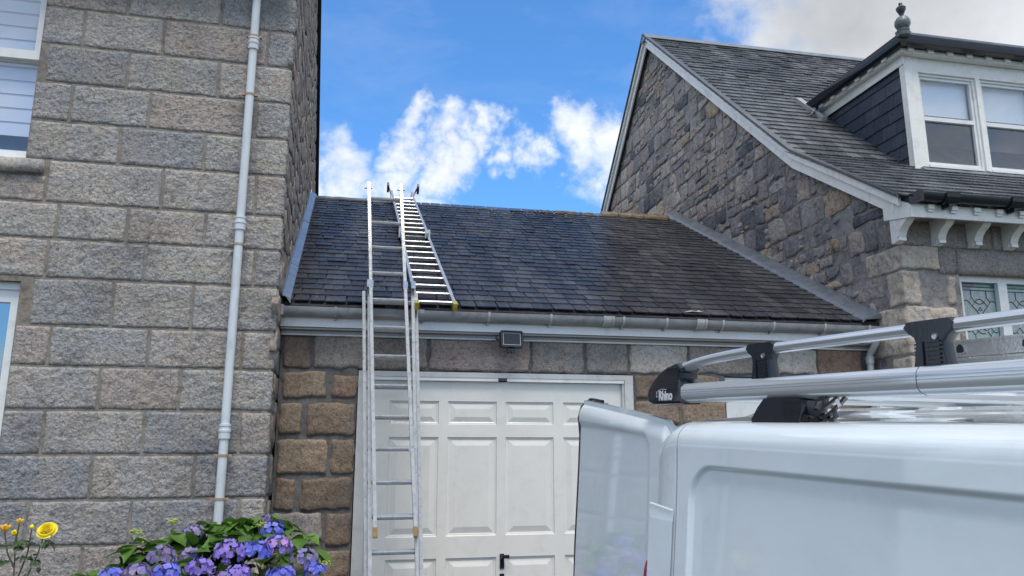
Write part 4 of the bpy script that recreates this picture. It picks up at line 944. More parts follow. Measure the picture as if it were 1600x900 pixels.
# roof deck
mb = MB()
mb.prism([(5.83, 4.03), (7.55, 5.105), (11.85, 9.01), (11.85, 8.93), (7.55, 5.03), (5.83, 3.95)], 'x', 4.935, 12.2)
mb.prism([(11.852, 9.01), (17.4, 9.01-.985*5.55), (17.4, 8.93-.985*5.55), (11.852, 8.93)], 'x', 4.935, 12.2)
build(mb, 'roof_deck', M['slate_r'], RH)
A1 = atan(.66*1.0); c1, s1 = cos(A1), sin(A1); len1 = (7.55-5.80)/c1
A1r = atan((5.105-4.03)/(7.55-5.83)); c1, s1 = cos(A1r), sin(A1r); len1 = (7.55-5.80)/c1
A2r = atan(.908); c2, s2 = cos(A2r), sin(A2r); len2 = (11.85-7.55)/c2
def rframe(x, s):
    if s < len1: y = 5.80+s*c1; z = 4.012+.006+s*s1; a = A1r+ (0 if s < len1-.3 else .025)
    else: q = s-len1; y = 7.55+q*c2; z = 5.115+q*s2; a = A2r
    return Matrix.Translation((x, y, z)) @ Matrix.Rotation(a, 4, 'X')
rnd = random.Random(21)
XD0, YD = 6.283, 7.261
def dorm_clip(x, s):
    M4 = rframe(x, s); y = M4.translation.y
    return x > XD0+.02 and YD-.0 < y < 9.3
def near_r(t): return abs(t[0]-6)*.5 + t[1]
class _F: pass
def slate_field_r():
    items = []; s = 0
    while s < len1+len2-.1:
        x = 4.86
        first = True
        while x < 12.2:
            w = rnd.uniform(.14, .24)
            if not dorm_clip(x+w/2, s): items.append((x+w/2, s+rnd.uniform(-.006, .006), w-.006, rnd.uniform(-.01, .01)))
            x += w
        s += .172*rnd.uniform(.95, 1.05)
    items.sort(key=lambda t: max(0, t[0]-7.6)*3+t[1]*.55+abs(t[0]-5.5)*.4)
    mbs = MB(); l = .32
    for i, (x, s, w, rot) in enumerate(items):
        T = rframe(x, s) @ Matrix.Rotation(rot, 4, 'Z')
        if i < 295:
            kk = (round(w/.012), rnd.randrange(2)); key = ('r', kk)
            if key not in SLATE_ME:
                q = MB(); add_slate(q, slate_shape(round(w/.012)*.012, l, .011, rnd), .015, Matrix.Identity(4), .014, l); SLATE_ME[key] = q.mesh('slate', M['slate_r'])
            link('slate', SLATE_ME[key], RH, True, T)
        else: add_slate(mbs, slate_shape(w, l, .011, rnd), .015, T, rnd.choice([.011, .014, .016, .022]), l)
    build(mbs, 'slate_field', M['slate_r'], RH, kind='stuff')
slate_field_r()
# ridge
mb = MB(); mb.prism([(11.72, 8.96), (11.80, 9.065), (11.85, 9.095), (11.90, 9.065), (11.98, 8.96), (11.9, 8.94), (11.8, 8.94)], 'x', 4.85, 12.2); build(mb, 'ridge_capping', M['lead'], RH, smooth=False)
# eaves: fascia, dentils, soffit, corbels, gutter
mb = MB(); mb.box(5.0, 12.0, 5.80, 5.825, 3.842, 3.965); build(mb, 'fascia_board', M['white_wood'], RH)
mb = MB(); mb.box(5.0, 12.0, 5.826, 6.108, 3.895, 3.905); build(mb, 'soffit', M['soffit'], RH)
for i in range(28):
    x = 5.07+i*.247
    mb = MB(); mb.box(x, x+.065, 5.765, 5.799, 3.915, 3.955); mb.box(x+.005, x+.06, 5.780, 5.7985, 3.893, 3.914); build(mb, 'dentil', M['white_wood'], RH)
for i in range(16):
    x = 4.94+i*.402 if i else 4.915
    mb = MB(); mb.prism(corbel_shape(), 'x', x, x+.085); mb.box(x+.006, x+.079, 5.995, 6.03, 3.668, 3.70); build(mb, 'corbel', M['white_wood'], RH)
def dark_gutter(x0, x1, yc, zt, r, parent):
    mb = MB(); k = 8; pr = [(yc-r*1.0, zt+.004)] + [(yc-r*cos(pi*i/k), zt-r*1.15*sin(pi*i/k)) for i in range(k+1)] + [(yc+(r-.006)*cos(pi*i/k), zt-(r-.006)*1.15*sin(pi*i/k)) for i in range(k+1)]
    mb.prism(pr, 'x', x0, x1); return build(mb, 'gutter', M['darkgut'], parent, smooth=30)
g2 = dark_gutter(4.935, 12.0, 5.725, 4.035, .060, RH)
for x in (5.25, 5.95, 6.75, 7.5):
    mb = MB(); k = 8; pr = [(5.725-.080, 4.045)]+[(5.725-.078*cos(pi*i/k), 4.035-.088*sin(pi*i/k)) for i in range(k+1)]
    mb.prism(pr, 'x', x-.07, x+.07); mb.box(x-.02, x+.02, 5.70, 5.79, 3.92, 3.96); build(mb, 'gutter_joint', M['darkgut'], g2)
mb = MB(); mb.box(4.90, 4.934, 5.65, 5.80, 3.955, 4.05); build(mb, 'gutter_stop_end', M['darkgut'], g2)

# dormer --------------------------------------------------------------------
zE = 6.40   # cheek top
mb = MB()
mb.box(XD0+.012, XD0+.10, YD+.06, 9.3, 4.9, zE-.02)           # left cheek core
mb.box(9.55, 9.64, YD+.06, 9.3, 4.9, zE-.02)
dm = build(mb, 'dormer', M['slate_cheek'], RH)
# cheek slates, each its own sub-part
z = 4.95; r = 0
rnd = random.Random(8)
while z < 6.25:
    y = YD+.10-(r % 2)*.13
    while y < 9.1:
        w = .27; y0 = max(y, YD+.05); y1 = y+w-.006
        zroof = UP(y0) if y0 > 7.55 else LO(y0)
        if z+.19 > zroof-.1 and y1-y0 > .05:
            q = MB(); zt_ = min(z+.235, 6.27); j = rnd.uniform(-.004, .004)
            q.add([(XD0-.012+j*.3, y0, z+j), (XD0-.012, y1, z+j), (XD0+.008, y1, zt_), (XD0+.008, y0, zt_), (XD0-.003, y0, z+j), (XD0-.003, y1, z+j), (XD0+.012, y1, zt_), (XD0+.012, y0, zt_)], [(0,1,2,3),(7,6,5,4),(0,4,5,1),(1,5,6,2),(2,6,7,3),(3,7,4,0)])
            build(q, 'slate', M['slate_cheek'], dm)
        y += w
    z += .172; r += 1
mb = MB(); mb.prism([(YD-.01,4.93),(YD+.075,4.97),(YD+.075,6.27),(YD-.01,6.27)], 'x', XD0-.022, XD0+.075); mb.box(XD0+.077, XD0+.17, YD+.0, YD+.075, 4.975, 6.30); mb.box(XD0+.172, 9.6, YD+.012, YD+.08, 6.18, 6.36); mb.box(XD0+.0, XD0+.17, YD+.003, YD+.075, 6.272, 6.36)
build(mb, 'corner_post', M['white_wood'], dm)
mb = MB(); mb.box(XD0-.035, XD0-.024, YD-.02, 9.05, 6.25, 6.40); build(mb, 'side_fascia', M['white_wood'], dm)
# windows: pairs of sashes
def sash_win(x0, x1):
    zb, zt = 4.985, 6.18; Y0 = YD+.035
    f = MB(); f.box(x0, x0+.03, Y0, Y0+.08, zb, zt); f.box(x1-.03, x1, Y0, Y0+.08, zb, zt); f.box(x0+.03, x1-.03, Y0+.002, Y0+.08, zt-.03, zt); f.box(x0+.03, x1-.03, Y0-.015, Y0+.08, zb, zb+.03)
    f.box(x0+.03, x0+.06, Y0+.02, Y0+.06, zb+.03, zt-.03); f.box(x1-.06, x1-.03, Y0+.02, Y0+.06, zb+.03, zt-.03); f.box(x0+.06, x1-.06, Y0+.018, Y0+.06, 5.585, 5.635); f.box(x0+.06, x1-.06, Y0+.021, Y0+.06, zt-.065, zt-.03); f.box(x0+.06, x1-.06, Y0+.021, Y0+.06, zb+.03, zb+.075)
    build(f, 'window_frame', M['white'], dm)
    g = MB(); g.box(x0+.06, x1-.06, Y0+.04, Y0+.044, 5.635, zt-.065); g.box(x0+.06, x1-.06, Y0+.05, Y0+.054, zb+.075, 5.585); build(g, 'glass_pane', M['glass'], dm)
    b = MB(); b.box(x0+.05, x1-.05, Y0+.10, Y0+.105, 5.69, zt); build(b, 'blind', M['blind_g'], dm)
for x0 in (XD0+.173, XD0+1.035, XD0+1.897): sash_win(x0, x0+.80)
for x0 in (XD0+.973, XD0+1.835, XD0+2.70):
    mb = MB(); mb.box(x0, x0+.062, YD+.01, YD+.09, 4.985, 6.178); build(mb, 'mullion', M['white_wood'], dm)
mb = MB(); mb.box(XD0+.1, 9.55, YD+.9, YD+.92, 4.9, 6.3); build(mb, 'dark_room_sheet', M['room'], dm)
mb = MB(); mb.prism([(YD-.13, LO(YD-.13)+.045), (YD-.04, 4.945), (YD+.06, 4.98), (YD+.06, 4.93), (YD-.13, LO(YD-.13)+.01)], 'x', XD0+.05, 9.6); build(mb, 'lead_apron', M['lead'], dm)
# eave mouldings with dentils all round
yf = YD-.06
mb = MB(); mb.box(XD0-.10, 9.7, yf-.02, YD+.01, 6.362, 6.415); mb.box(XD0-.10, XD0-.02, YD+.012, 8.95, 6.362, 6.415); build(mb, 'cornice', M['white_wood'], dm)
for i in range(12):
    x = XD0-.02+i*.27; mb = MB(); mb.box(x, x+.075, yf-.05, yf-.022, 6.375, 6.425); build(mb, 'dentil', M['white_wood'], dm)
for i in range(7):
    y = YD+.15+i*.26; mb = MB(); mb.box(XD0-.135, XD0-.102, y, y+.075, 6.375, 6.425); build(mb, 'dentil', M['white_wood'], dm)
# gutter
def ogee(mb, pts, m): pass
mb = MB(); Zg = 6.49
prof = [(-.055,.02),(-.06,-.02),(-.045,-.065),(0,-.085),(.045,-.075),(.06,-.03),(.06,.02),(.05,.02),(.045,-.02),(0,-.06),(-.045,-.02),(-.047,.02)]
nn = len(prof); gx, gy = XD0-.155, YD-.155
vs = [(gx+a, 9.0, Zg+b) for a, b in prof] + [(gx+a, gy+a, Zg+b) for a, b in prof] + [(9.75, gy+a, Zg+b) for a, b in prof]
mb.add(vs, [(k*nn+j, k*nn+(j+1) % nn, (k+1)*nn+(j+1) % nn, (k+1)*nn+j) for k in range(2) for j in range(nn)] + [tuple(range(nn)), tuple(2*nn+j for j in range(nn-1, -1, -1))]); build(mb, 'gutter', M['darkgut'], dm, smooth=30)
# low hipped lead/slate roof with soffit
mb = MB(); a0, b0 = XD0-.21, YD-.21
vs = [(a0,b0,6.52),(9.8,b0,6.52),(9.8,9.6,6.52),(a0,9.35,6.52),(XD0+.9,YD+.9,6.80),(9.0,YD+.9,6.80),(9.0,9.7,6.80),(XD0+.9,9.7,6.80),(a0+.05,b0+.05,6.43),(9.75,b0+.05,6.43),(9.75,9.5,6.43),(a0+.05,9.25,6.43)]
mb.add(vs, [(0,1,5,4),(1,2,6,5),(3,0,4,7),(4,5,6,7),(8,11,10,9),(0,8,9,1),(1,9,10,2),(3,11,8,0),(2,10,11,3,7,6)]); build(mb, 'dormer_roof', M['slate_r'], dm)
mb = MB(); mb.bar((a0+.02,b0+.02,6.54),(XD0+.9,YD+.9,6.815),.09,.03); mb.bar((a0,b0+.03,6.535),(9.8,b0+.03,6.535),.05,.03); build(mb, 'hip_roll', M['lead'], dm)
mb = MB(); mb.add([(6.02,8.72,6.28),(6.10,9.20,6.70),(6.16,9.22,6.70),(6.12,8.80,6.38),(5.90,8.70,6.18),(5.92,8.74,6.16)], [(0,1,2,3),(4,0,3,5)]); 
mb.prism([(8.62,6.10),(9.18,6.63),(9.16,6.70),(8.60,6.16)], 'x', 6.05, 6.14); build(mb, 'dormer_flashing', M['gutter'], dm)
# finial
mb = MB(); mb.lathe([(.075,-.03),(.082,.0),(.060,.02),(.070,.035),(.072,.05),(.050,.06),(.070,.08),(.088,.12),(.085,.165),(.060,.205),(.03,.215)], (6.115,7.03,6.50), 20); fo = build(mb, 'finial', M['finial'], dm, smooth=30)
mb = MB(); mb.lathe([(.022,.21),(.02,.235),(.035,.27),(.053,.31),(.055,.335),(.040,.35),(.022,.36),(.018,.372),(.024,.382),(.018,.40),(.004,.404)], (6.115,7.03,6.50), 18); build(mb, 'finial', M['finial_top'], dm, smooth=30, label='dark urn-shaped tip of the dormer finial')

# grey sheeted sloping panel by the corner of the right house
GP = thing('sheeted_panel', 'grey sheeted panel with a sloping white edge, by the corner of the right house', 'canopy', (4.8, 5.95, .2))
mb = MB(); mb.prism([(4.48,2.12),(4.48,.3),(5.75,.3),(5.75,1.94)], 'y', 5.90, 5.93); build(mb, 'sheet', M['tarp'], GP)
mb = MB(); mb.bar((4.47,5.915,2.125),(5.77,5.915,1.945),.06,.022); mb.box(4.462,4.479,5.89,5.94,.2,2.13); mb.box(5.751,5.775,5.89,5.94,.2,1.94); build(mb, 'edge_trim', M['white'], GP)

# ------------------------------------------------------------------ extension ladder on the gutter
def lad_axis(x0, z0, x1, z1, dy):
    f = lambda z: 6.25+(z-2.95)*.30+dy
    return Vector((x0, f(z0), z0)), Vector((x1, f(z1), z1))
EL = thing('extension_ladder', 'tall aluminium extension ladder leaning on the garage gutter in front of the cream door', 'ladder', (.3, 5.45, .18))
def ladder_section(root, bl, br, tl, tr, nr, up, w=.026, d=.06, rr=.015, feet=None, m=None, off0=.15, cap=True, dee=False):
    m = m or M['alu']
    for a, b in ((bl, tl), (br, tr)):
        mb = MB(); dirv = (b-a).normalized(); x = dirv.cross(up).normalized(); u = x.cross(dirv)
        # I-shaped stile: web with two flanges
        mb.bar(a, b, w, .012, u); 
        mb.bar(a+u*(d/2-.005), b+u*(d/2-.005), w, .010, u); mb.bar(a-u*(d/2-.005), b-u*(d/2-.005), w, .010, u); mb.bar(a, b, .006, d-.02, u)
        mb.bar(a, b, w*.55, d*.96, u)
        so_ = build(mb, 'stile', m, root)
        if feet is not None:
            mb = MB(); mb.bar(a-dirv*.035, a+dirv*.03, w+.008, d+.008, u); build(mb, 'foot', feet, root)
    for i in range(20):
        zr = 3.93-.2402*i
        t = (zr-bl.z)/(tl.z-bl.z)
        if not .02 < t < .99: continue
        p = bl.lerp(tl, t); q = br.lerp(tr, t); ax = (q-p).normalized(); dirv = (tl-bl).normalized(); u = dirv.cross(ax).normalized()
        mb = MB()
        # D-section rung with flat tread on top
        n = Vector((0, 0, 1)); prof = []
        side = ax.cross(n).normalized()
        pr = [(-.016,.012),(.016,.012),(.017,.004),(.012,-.010),(0,-.016),(-.012,-.010),(-.017,.004)]
        vs = [s_+side*a_+n*b_ for s_ in (p, q) for a_, b_ in pr]; kk = len(pr)
        mb.add(vs, [tuple(range(kk)), tuple(range(2*kk-1, kk-1, -1))]+[(j, j+kk, (j+1) % kk+kk, (j+1) % kk) for j in range(kk)]); build(mb, 'rung', m, root)
upv = Vector((0, -1, .3)).normalized()
def sec(xbl, xbr, zb, xtl, xtr, zt, dy, nr, feet=None, off0=.15):
    a, c = lad_axis(xbl, zb, xtl, zt, dy); b, d = lad_axis(xbr, zb, xtr, zt, dy)
    ladder_section(EL, a, b, c, d, nr, upv, feet=feet, off0=off0)
sec(.183, .468, 1.19, .050, .332, 4.08, 0.0, 12, M['brownfoot'])
sec(.176, .497, .28, .083, .445, 3.12, .075, 12, None)
sec(.160, .535, .20, .042, .480, 3.06, .15, 12, M['rubber'])
def at_l(x, z, dy): return Vector((x, 6.25+(z-2.95)*.30+dy, z))
for x, z, dy, a_, b_ in ((.083, 3.11, .05, -.08, .03), (.447, 3.11, .05, -.08, .03), (.098, 3.10, 0, -.04, .04), (.380, 3.10, 0, -.04, .04)):
    p = at_l(x, z, dy); mb = MB(); mb.box(p.x-.018, p.x+.018, p.y+a_, p.y+b_, p.z-.03, p.z+.03); build(mb, 'guide_bracket', M['alu_dull'], EL)
for x in (.046, .334):
    p = at_l(x, 4.03, -.01); mb = MB(); mb.tube([p-Vector((.035,0,0)), p+Vector((.035,0,0))], .006, 8); build(mb, 'end_bolt', M['black'], EL)
p = at_l(.452, 1.80, -.03); mb = MB(); mb.bar(p, p+Vector((-.03,0,-.055)), .02, .02); mb.bar(p+Vector((-.045,0,-.03)), p+Vector((.02,0,-.03)), .012, .012); build(mb, 'catch', M['alu_dull'], EL)

# ------------------------------------------------------------------ roof ladder
RL = thing('roof_ladder', 'aluminium roof ladder lying on the garage slates, its wheels and hooks at the ridge', 'ladder', (.6, 6.4, 3.0))
def rp(x, y, h): return Vector((x, y, rz_(y)+h))
upn = Vector((0, -.532, 1)).normalized()
def rsec(xl0, xr0, y0, xl1, xr1, y1, h, nr, m_st, off0, feet):
    a, b, c, d = rp(xl0, y0, h), rp(xr0, y0, h), rp(xl1, y1, h), rp(xr1, y1, h)
    for p, q in ((a, c), (b, d)):
        mb = MB(); mb.bar(p, q, .028, .055, upn); so_ = build(mb, 'stile', M['alu'], RL)
        if m_st: mb = MB(); sx = -.0155 if p is a else .0155; mb.bar(p+Vector((sx,0,0)), q+Vector((sx,0,0)), .002, .03, upn); build(mb, 'stile_strip', m_st, so_)
        if feet: dd = (q-p).normalized(); mb = MB(); mb.bar(p-dd*.04, p+dd*.05, .036, .065, upn); build(mb, 'foot', feet, RL)
    for i in range(nr):
        t = (off0+i*.25)/(c-a).length
        if t > 1: break
        mb = MB(); mb.tube([a.lerp(c, t), b.lerp(d, t)], .0125, 8); build(mb, 'rung', M['alu'], RL, smooth=True)
rsec(.478, .800, 6.30, .452, .756, 9.0, .055, 12, M['blue_alu'], .10, M['yellow'])
rsec(.452, .745, 8.45, .418, .712, 10.72, .115, 11, None, .12, None)
for x in (.452, .752):
    p = rp(x, 8.55, .09); mb = MB(); mb.box(p.x-.03, p.x+.03, p.y-.04, p.y+.04, p.z-.05, p.z+.06); build(mb, 'joint_clamp', M['alu_dull'], RL)
for x in (.418, .712):
    t0 = rp(x, 10.70, .115)
    mb = MB(); mb.tube([t0, t0+Vector((0,.10,.10)), t0+Vector((0,.16,.06)), t0+Vector((0,.42,-.28))], .017, 8); build(mb, 'ridge_hook', M['alu'], RL, smooth=True)
    sx = -.05 if x < .5 else .06
    mb = MB(); mb.tube([t0+Vector((sx*.3,.0,.02)), t0+Vector((sx,.0,.13))], .012, 8); build(mb, 'wheel_arm', M['alu_dull'], RL)
    mb = MB(); mb.lathe([(.010,-.018),(.068,-.016),(.075,-.008),(.075,.008),(.068,.016),(.010,.018)], tuple(t0+Vector((sx*1.25,.0,.12))), 22, 'x'); build(mb, 'wheel', M['black'], RL, smooth=30)
mb = MB(); mb.tube([rp(.41,10.55,.115), rp(.72,10.55,.115)], .018, 8); build(mb, 'top_bar', M['alu'], RL, smooth=True)

# ------------------------------------------------------------------ van
vd = Vector((-.16758, .98537, .03114)); vd.normalize(); vv = Vector((vd.y, -vd.x, 0)).normalized(); vh = vv.cross(vd)
VO = Vector((0, 0, 1.8)) + vv*1.25 - vh*1.80
VM = Matrix.Translation(VO) @ Matrix((vv, vd, vh)).transposed().to_4x4()
VAN = thing('parked_van', 'white panel van backed onto the driveway with its rear door open and a roof rack', 'van', mat=VM)
ZC = 1.80
def ss(a, b, x):
    t = max(0, min(1, (x-a)/(b-a))); return t*t*(3-2*t)
VW = 1.86
def side_v(h):
    # outline of the flank: v (outboard negative) for height h below the crease
    if h > -.06: return .03*ss(-.06, .02, h)-.0
    return -.065*ss(-.0, -1.0, h)+ .03*ss(-1.0, -1.5, h)
prof = []
H0 = -1.52
hs = [H0 + (-.20-H0)*i/90 for i in range(90)] + [-.20+(.20-.055)*i/48 for i in range(49)]
for h in hs: prof.append(('s', side_v(h), h))
for k in range(1, 9):
    a = pi*.5*k/9; prof.append(('c', .0+.085*(1-cos(a))+0, -.055+.065*sin(a)))
nroof = 70
for i in range(nroof+1):
    t = i/nroof; v = .085+(VW-.17)*t; h = .010+.040*(1-(2*t-1)**2)
    for rc in (.30, .52, .74, VW-.74, VW-.52, VW-.30): h += .010*math.exp(-((v-rc)/.022)**2)
    prof.append(('r', v, h))
for k in range(8, 0, -1):
    a = pi*.5*k/9; prof.append(('l', VW-.085*(1-cos(a)), -.055+.065*sin(a)))
for h in (-.055, -.2, -.4, -.6, -.8, -1.0, -1.3, H0): prof.append(('l', VW-side_v(h), h))
def sdrr(x, y, cx, cy, hx, hy, r):
    qx = abs(x-cx)-hx+r; qy = abs(y-cy)-hy+r
    return sqrt(max(qx, 0)**2+max(qy, 0)**2)+min(max(qx, qy), 0)-r
def wheel_cut(u, h, uc): return (u-uc)**2+(h+1.47)**2 < .37**2
def body_pt(kind, v, u, h):
    if kind == 's':
        d = sdrr(u, h, .86, -.565, .985, .455, .10)
        v += .011*(1-ss(-.012, .002, d)) + .003*(1-ss(-.05, -.01, d))
        v += .010*math.exp(-((h+.98)/.03)**2)*0
        v -= .012*math.exp(-((h+1.12)/.05)**2)
    return (v, u, h+ZC)
us = [1.903-.004*i for i in range(0, 40)]; us += [us[-1]-.012*i for i in range(1, 78)]; us += [us[-1]-.03*i for i in range(1, 62)]
mb = MB(); n = len(prof); vs = [body_pt(k, v, u, h) for u in us for (k, v, h) in prof]
fs = []
for i in range(len(us)-1):
    for j in range(n-1):
        hh = prof[j][2]
        if prof[j][0] in 'sl' and prof[j+1][0] in 'sl' and wheel_cut(us[i], hh, 1.15): continue
        fs.append((i*n+j, i*n+j+1, (i+1)*n+j+1, (i+1)*n+j))
mb.add(vs, fs)
body = build(mb, 'body', M['van'], VAN, world=False, smooth='all')
# front: cab, bonnet
mb = MB(); ue = us[-1]
stn = [(ue, 0, 1.0), (ue-.35, .0, .995), (ue-.65, -.06, .985), (ue-1.25, -.62, .96), (ue-1.5, -.80, .95), (ue-2.0, -.92, .91), (ue-2.15, -1.05, .87), (ue-2.2, -1.3, .84)]
sub = [p for i, p in enumerate(prof) if p[0] != 's' or i % 10 == 0]; m_ = len(sub); vs = []
for u, drop, wsc in stn:
    top = .01+drop
    for k, v, h in sub:
        hn = min(h, top+ (h if h > 0 else 0)) if h > top else h
        vs.append((VW/2+(v-VW/2)*wsc*(1.0 if h < top else .93 if drop < -.1 else 1), u, hn+ZC))
fs = [(i*m_+j, i*m_+j+1, (i+1)*m_+j+1, (i+1)*m_+j) for i in range(len(stn)-1) for j in range(m_-1)] + [tuple((len(stn)-1)*m_+j for j in range(m_))]
mb.add(vs, fs); build(mb, 'cab', M['van'], VAN, world=False, smooth=True)
mb = MB(); mb.add([(.22, ue-.72, ZC-.10), (VW-.22, ue-.72, ZC-.10), (VW-.16, ue-1.27, ZC-.60), (.16, ue-1.27, ZC-.60)], [(0,1,2,3)]); build(mb, 'windscreen', M['glass_dark'], VAN, world=False)
for x in (-.035, VW+.035):
    mb = MB(); mb.add([(x, ue-.05, ZC-.18), (x, ue-.55, ZC-.20), (x, ue-1.05, ZC-.62), (x, ue-.05, ZC-.62)], [(0,1,2,3)]); build(mb, 'side_window', M['glass_dark'], VAN, world=False)
# corner pillar wrapping to the rear, with the shut line in front of it
mb = MB(); sub = prof; vs = []; arcs = [0, .1, .25, .4, .55, .7, .82, .92, 1.0, 1.0]
for q_, t in enumerate([-.02]+arcs):
    tt = max(0, t); du = .115*tt; ins = .014*tt**2 + (.10 if q_ == len(arcs) else 0) + (.008 if t < 0 else 0); dr = .030*tt**2
    for k, v, h in sub:
        cx = VW/2; f = 1-ins/(VW/2); hv = h-(ins*.6+dr)*ss(-.30, -.03, h)
        vs.append((cx+(v-cx)*f, 1.909+du, hv+ZC))
k_ = len(sub); mb.add(vs, [(i*k_+j, i*k_+j+1, (i+1)*k_+j+1, (i+1)*k_+j) for i in range(len(arcs)) for j in range(k_-1)])
pil = build(mb, 'rear_corner', M['van'], VAN, world=False, smooth=50)
mb = MB(); mb.add([(v+ (.012 if v < VW/2 else -.012), 1.900, h+ZC-.012) for k, v, h in prof]+[(v+(.012 if v < VW/2 else -.012), 1.912, h+ZC-.012) for k, v, h in prof], [(j, j+1, n+j+1, n+j) for j in range(n-1)]); build(mb, 'shut_line', M['rubber'], VAN, world=False)
# hinge cover strip on the corner and tail lamp
mb = MB(); hh_ = [-.243-.03*i for i in range(28)]; vs = [(side_v(h)-(.0045 if i else .001), u, h+ZC+(.010 if (u > 2 and i == 0) else 0)) for i, h in enumerate(hh_) for u in (1.914, 1.925, 2.028, 2.036)]
mb.add(vs, [(i*4+j, i*4+j+1, i*4+j+5, i*4+j+4) for i in range(27) for j in range(3)]); mb.add([(side_v(-.243)-.006, 1.914, ZC-.243), (side_v(-.243)-.006, 2.036, ZC-.233), (side_v(-.243)-.003, 2.036, ZC-.229), (side_v(-.243)-.003, 1.914, ZC-.239)], [(0,1,2,3)]); mb.add([(side_v(h)+o_, 2.036+(.0), h+ZC) for h in hh_ for o_ in (-.0045, .03)], [(i*2, i*2+1, i*2+3, i*2+2) for i in range(27)]); build(mb, 'hinge_cover', M['van'], VAN, world=False)
mb = MB(); mb.prism([(2.036,ZC-.395),(2.050,ZC-.42),(2.075,ZC-.52),(2.082,ZC-.75),(2.036,ZC-.80)], 'x', -.030, .04); build(mb, 'tail_light', M['red_lens'], VAN, world=False)
# dark load space
mb = MB(); mb.box(.10, .12, -.9, 1.95, .45, 1.72); mb.box(VW-.12, VW-.10, -.9, 1.95, .45, 1.72); mb.box(.12, VW-.12, -.9, 1.95, .43, .45); mb.box(.12, VW-.12, -.95, -.9, .45, 1.72); build(mb, 'load_space', M['black'], VAN, world=False)
# closed left rear door
mb = MB(); mb.box(VW/2+.02, VW-.09, 1.955, 2.0, .5, 1.74); build(mb, 'closed_rear_door', M['van'], VAN, world=False)
mb = MB(); mb.box(.05, VW-.05, 1.9, 2.06, .33, .48); build(mb, 'rear_bumper', M['black'], VAN, world=False)
# open right rear door
ang = radians(84.5); hinge = Vector((.014, 2.040, 0)); DW = .748
da = Vector((cos(ang), sin(ang), 0)); dn = Vector((-sin(ang), cos(ang), 0))
def crown(a):   # top edge height of the door
    t = a/DW
    return .085*t**.85 + .004 - .035*max(0, 1-a/.05)**2
def door_pt(a, b, inner=0):
    # b: 0 bottom .. 1 top
    zt = crown(a); zb = -1.30; h = zb+(zt-zb)*b
    o = -.034*ss(-.75, zt, h) - .040*max(0, 1-(zt-h)/.06)**2 - .022*max(0, 1-a/.022)**2
    hx = h-crown(a)*.55
    d = sdrr(a, hx, .10+DW/2+.06, -.5, DW/2-.02+.06, .455, .05)
    o -= .008*(1-ss(-.016, .003, d))
    if inner: o = -.055
    return hinge + da*a + dn*o + Vector((0, 0, h+ZC))
na, nb = 90, 150
bs_ = [(i/nb) for i in range(nb+1)]
mb = MB(); vs = [door_pt(DW*i/na, b) for b in bs_ for i in range(na+1)]
mb.add(vs, [(j*(na+1)+i, j*(na+1)+i+1, (j+1)*(na+1)+i+1, (j+1)*(na+1)+i) for j in range(nb) for i in range(na)])
rd = build(mb, 'rear_door', M['van'], VAN, world=False, smooth='all')
mb = MB(); vs = [door_pt(DW*i/na, b, 1) for b in (0, .5, .93, 1) for i in range(na+1)]
mb.add(vs, [(j*(na+1)+i, j*(na+1)+i+1, (j+1)*(na+1)+i+1, (j+1)*(na+1)+i) for j in range(3) for i in range(na)])
# rim joining the skins
for i in range(na):
    a0, a1 = DW*i/na, DW*(i+1)/na; mb.add([door_pt(a0,1), door_pt(a1,1), door_pt(a1,1,1), door_pt(a0,1,1)], [(0,1,2,3)])
for a_ in (0, DW):
    for j in range(nb): mb.add([door_pt(a_,j/nb), door_pt(a_,(j+1)/nb), door_pt(a_,(j+1)/nb,1), door_pt(a_,j/nb,1)], [(0,1,2,3)])
build(mb, 'door_inner', M['van'], rd)
mb = MB(); pth = [door_pt(DW, b)+da*.007-dn*.003 for b in [0,.2,.4,.6,.8,.9,.95,.98]]+[door_pt(DW-.004, 1)+Vector((0,0,.004))-dn*.008]+[door_pt(DW-a_, 1)+Vector((0,0,.004))-dn*.012 for a_ in (.03,.06,.09,.12)]
mb.tube(pth, .007, 8); build(mb, 'door_seal', M['rubber'], rd, smooth=True)
# wheels
for uc in (1.15, -1.95):
    for vx, sgn in ((.02, -1), (VW-.02, 1)):
        mb = MB(); mb.lathe([(.20,-.10),(.30,-.105),(.335,-.08),(.34,0),(.335,.08),(.30,.105),(.20,.10)], (vx-sgn*.08, uc, .34), 32, 'x'); wh = build(mb, 'wheel', M['tyre'], VAN, world=False, smooth=30)
        mb = MB(); mb.lathe([(.02,.0),(.06,.03),(.19,.02),(.205,.07),(.205,-.06),(.02,-.05)] if sgn > 0 else [(.02,-.0),(.06,-.03),(.19,-.02),(.205,-.07),(.205,.06),(.02,.05)], (vx-sgn*.05, uc, .34), 24, 'x'); build(mb, 'rim', M['alu_dull'], wh, smooth=30)
# roof rack
RV = .055
def rr_prof(w, h0, h1, r=.014):
    pts = []
    for (cx, cz, a0) in ((w/2-r, h1-r, 0), (-w/2+r, h1-r, pi/2), (-w/2+r, h0+r, pi), (w/2-r, h0+r, 1.5*pi)):
        for k in range(4): pts.append((cx+r*cos(a0+k*pi/6), cz+r*sin(a0+k*pi/6)))
    return pts
mb = MB()
zc = ZC
tube_prof = [(-.024,.118),(.024,.118),(.030,.110),(.030,.070),(.022,.063),(-.008,.061),(-.024,.066),(-.0325,.075),(-.035,.086),(-.035,.0895),(-.0335,.0905),(-.0335,.0915),(-.035,.0925),(-.0348,.096),(-.0332,.097),(-.0332,.098),(-.0345,.099),(-.033,.108)]
mb.prism([(a+RV+.035, b+zc) for a, b in tube_prof], 'y', 1.135, 1.965); r1 = build(mb, 'side_rail', M['alu_rail'], VAN, world=False, smooth=35)
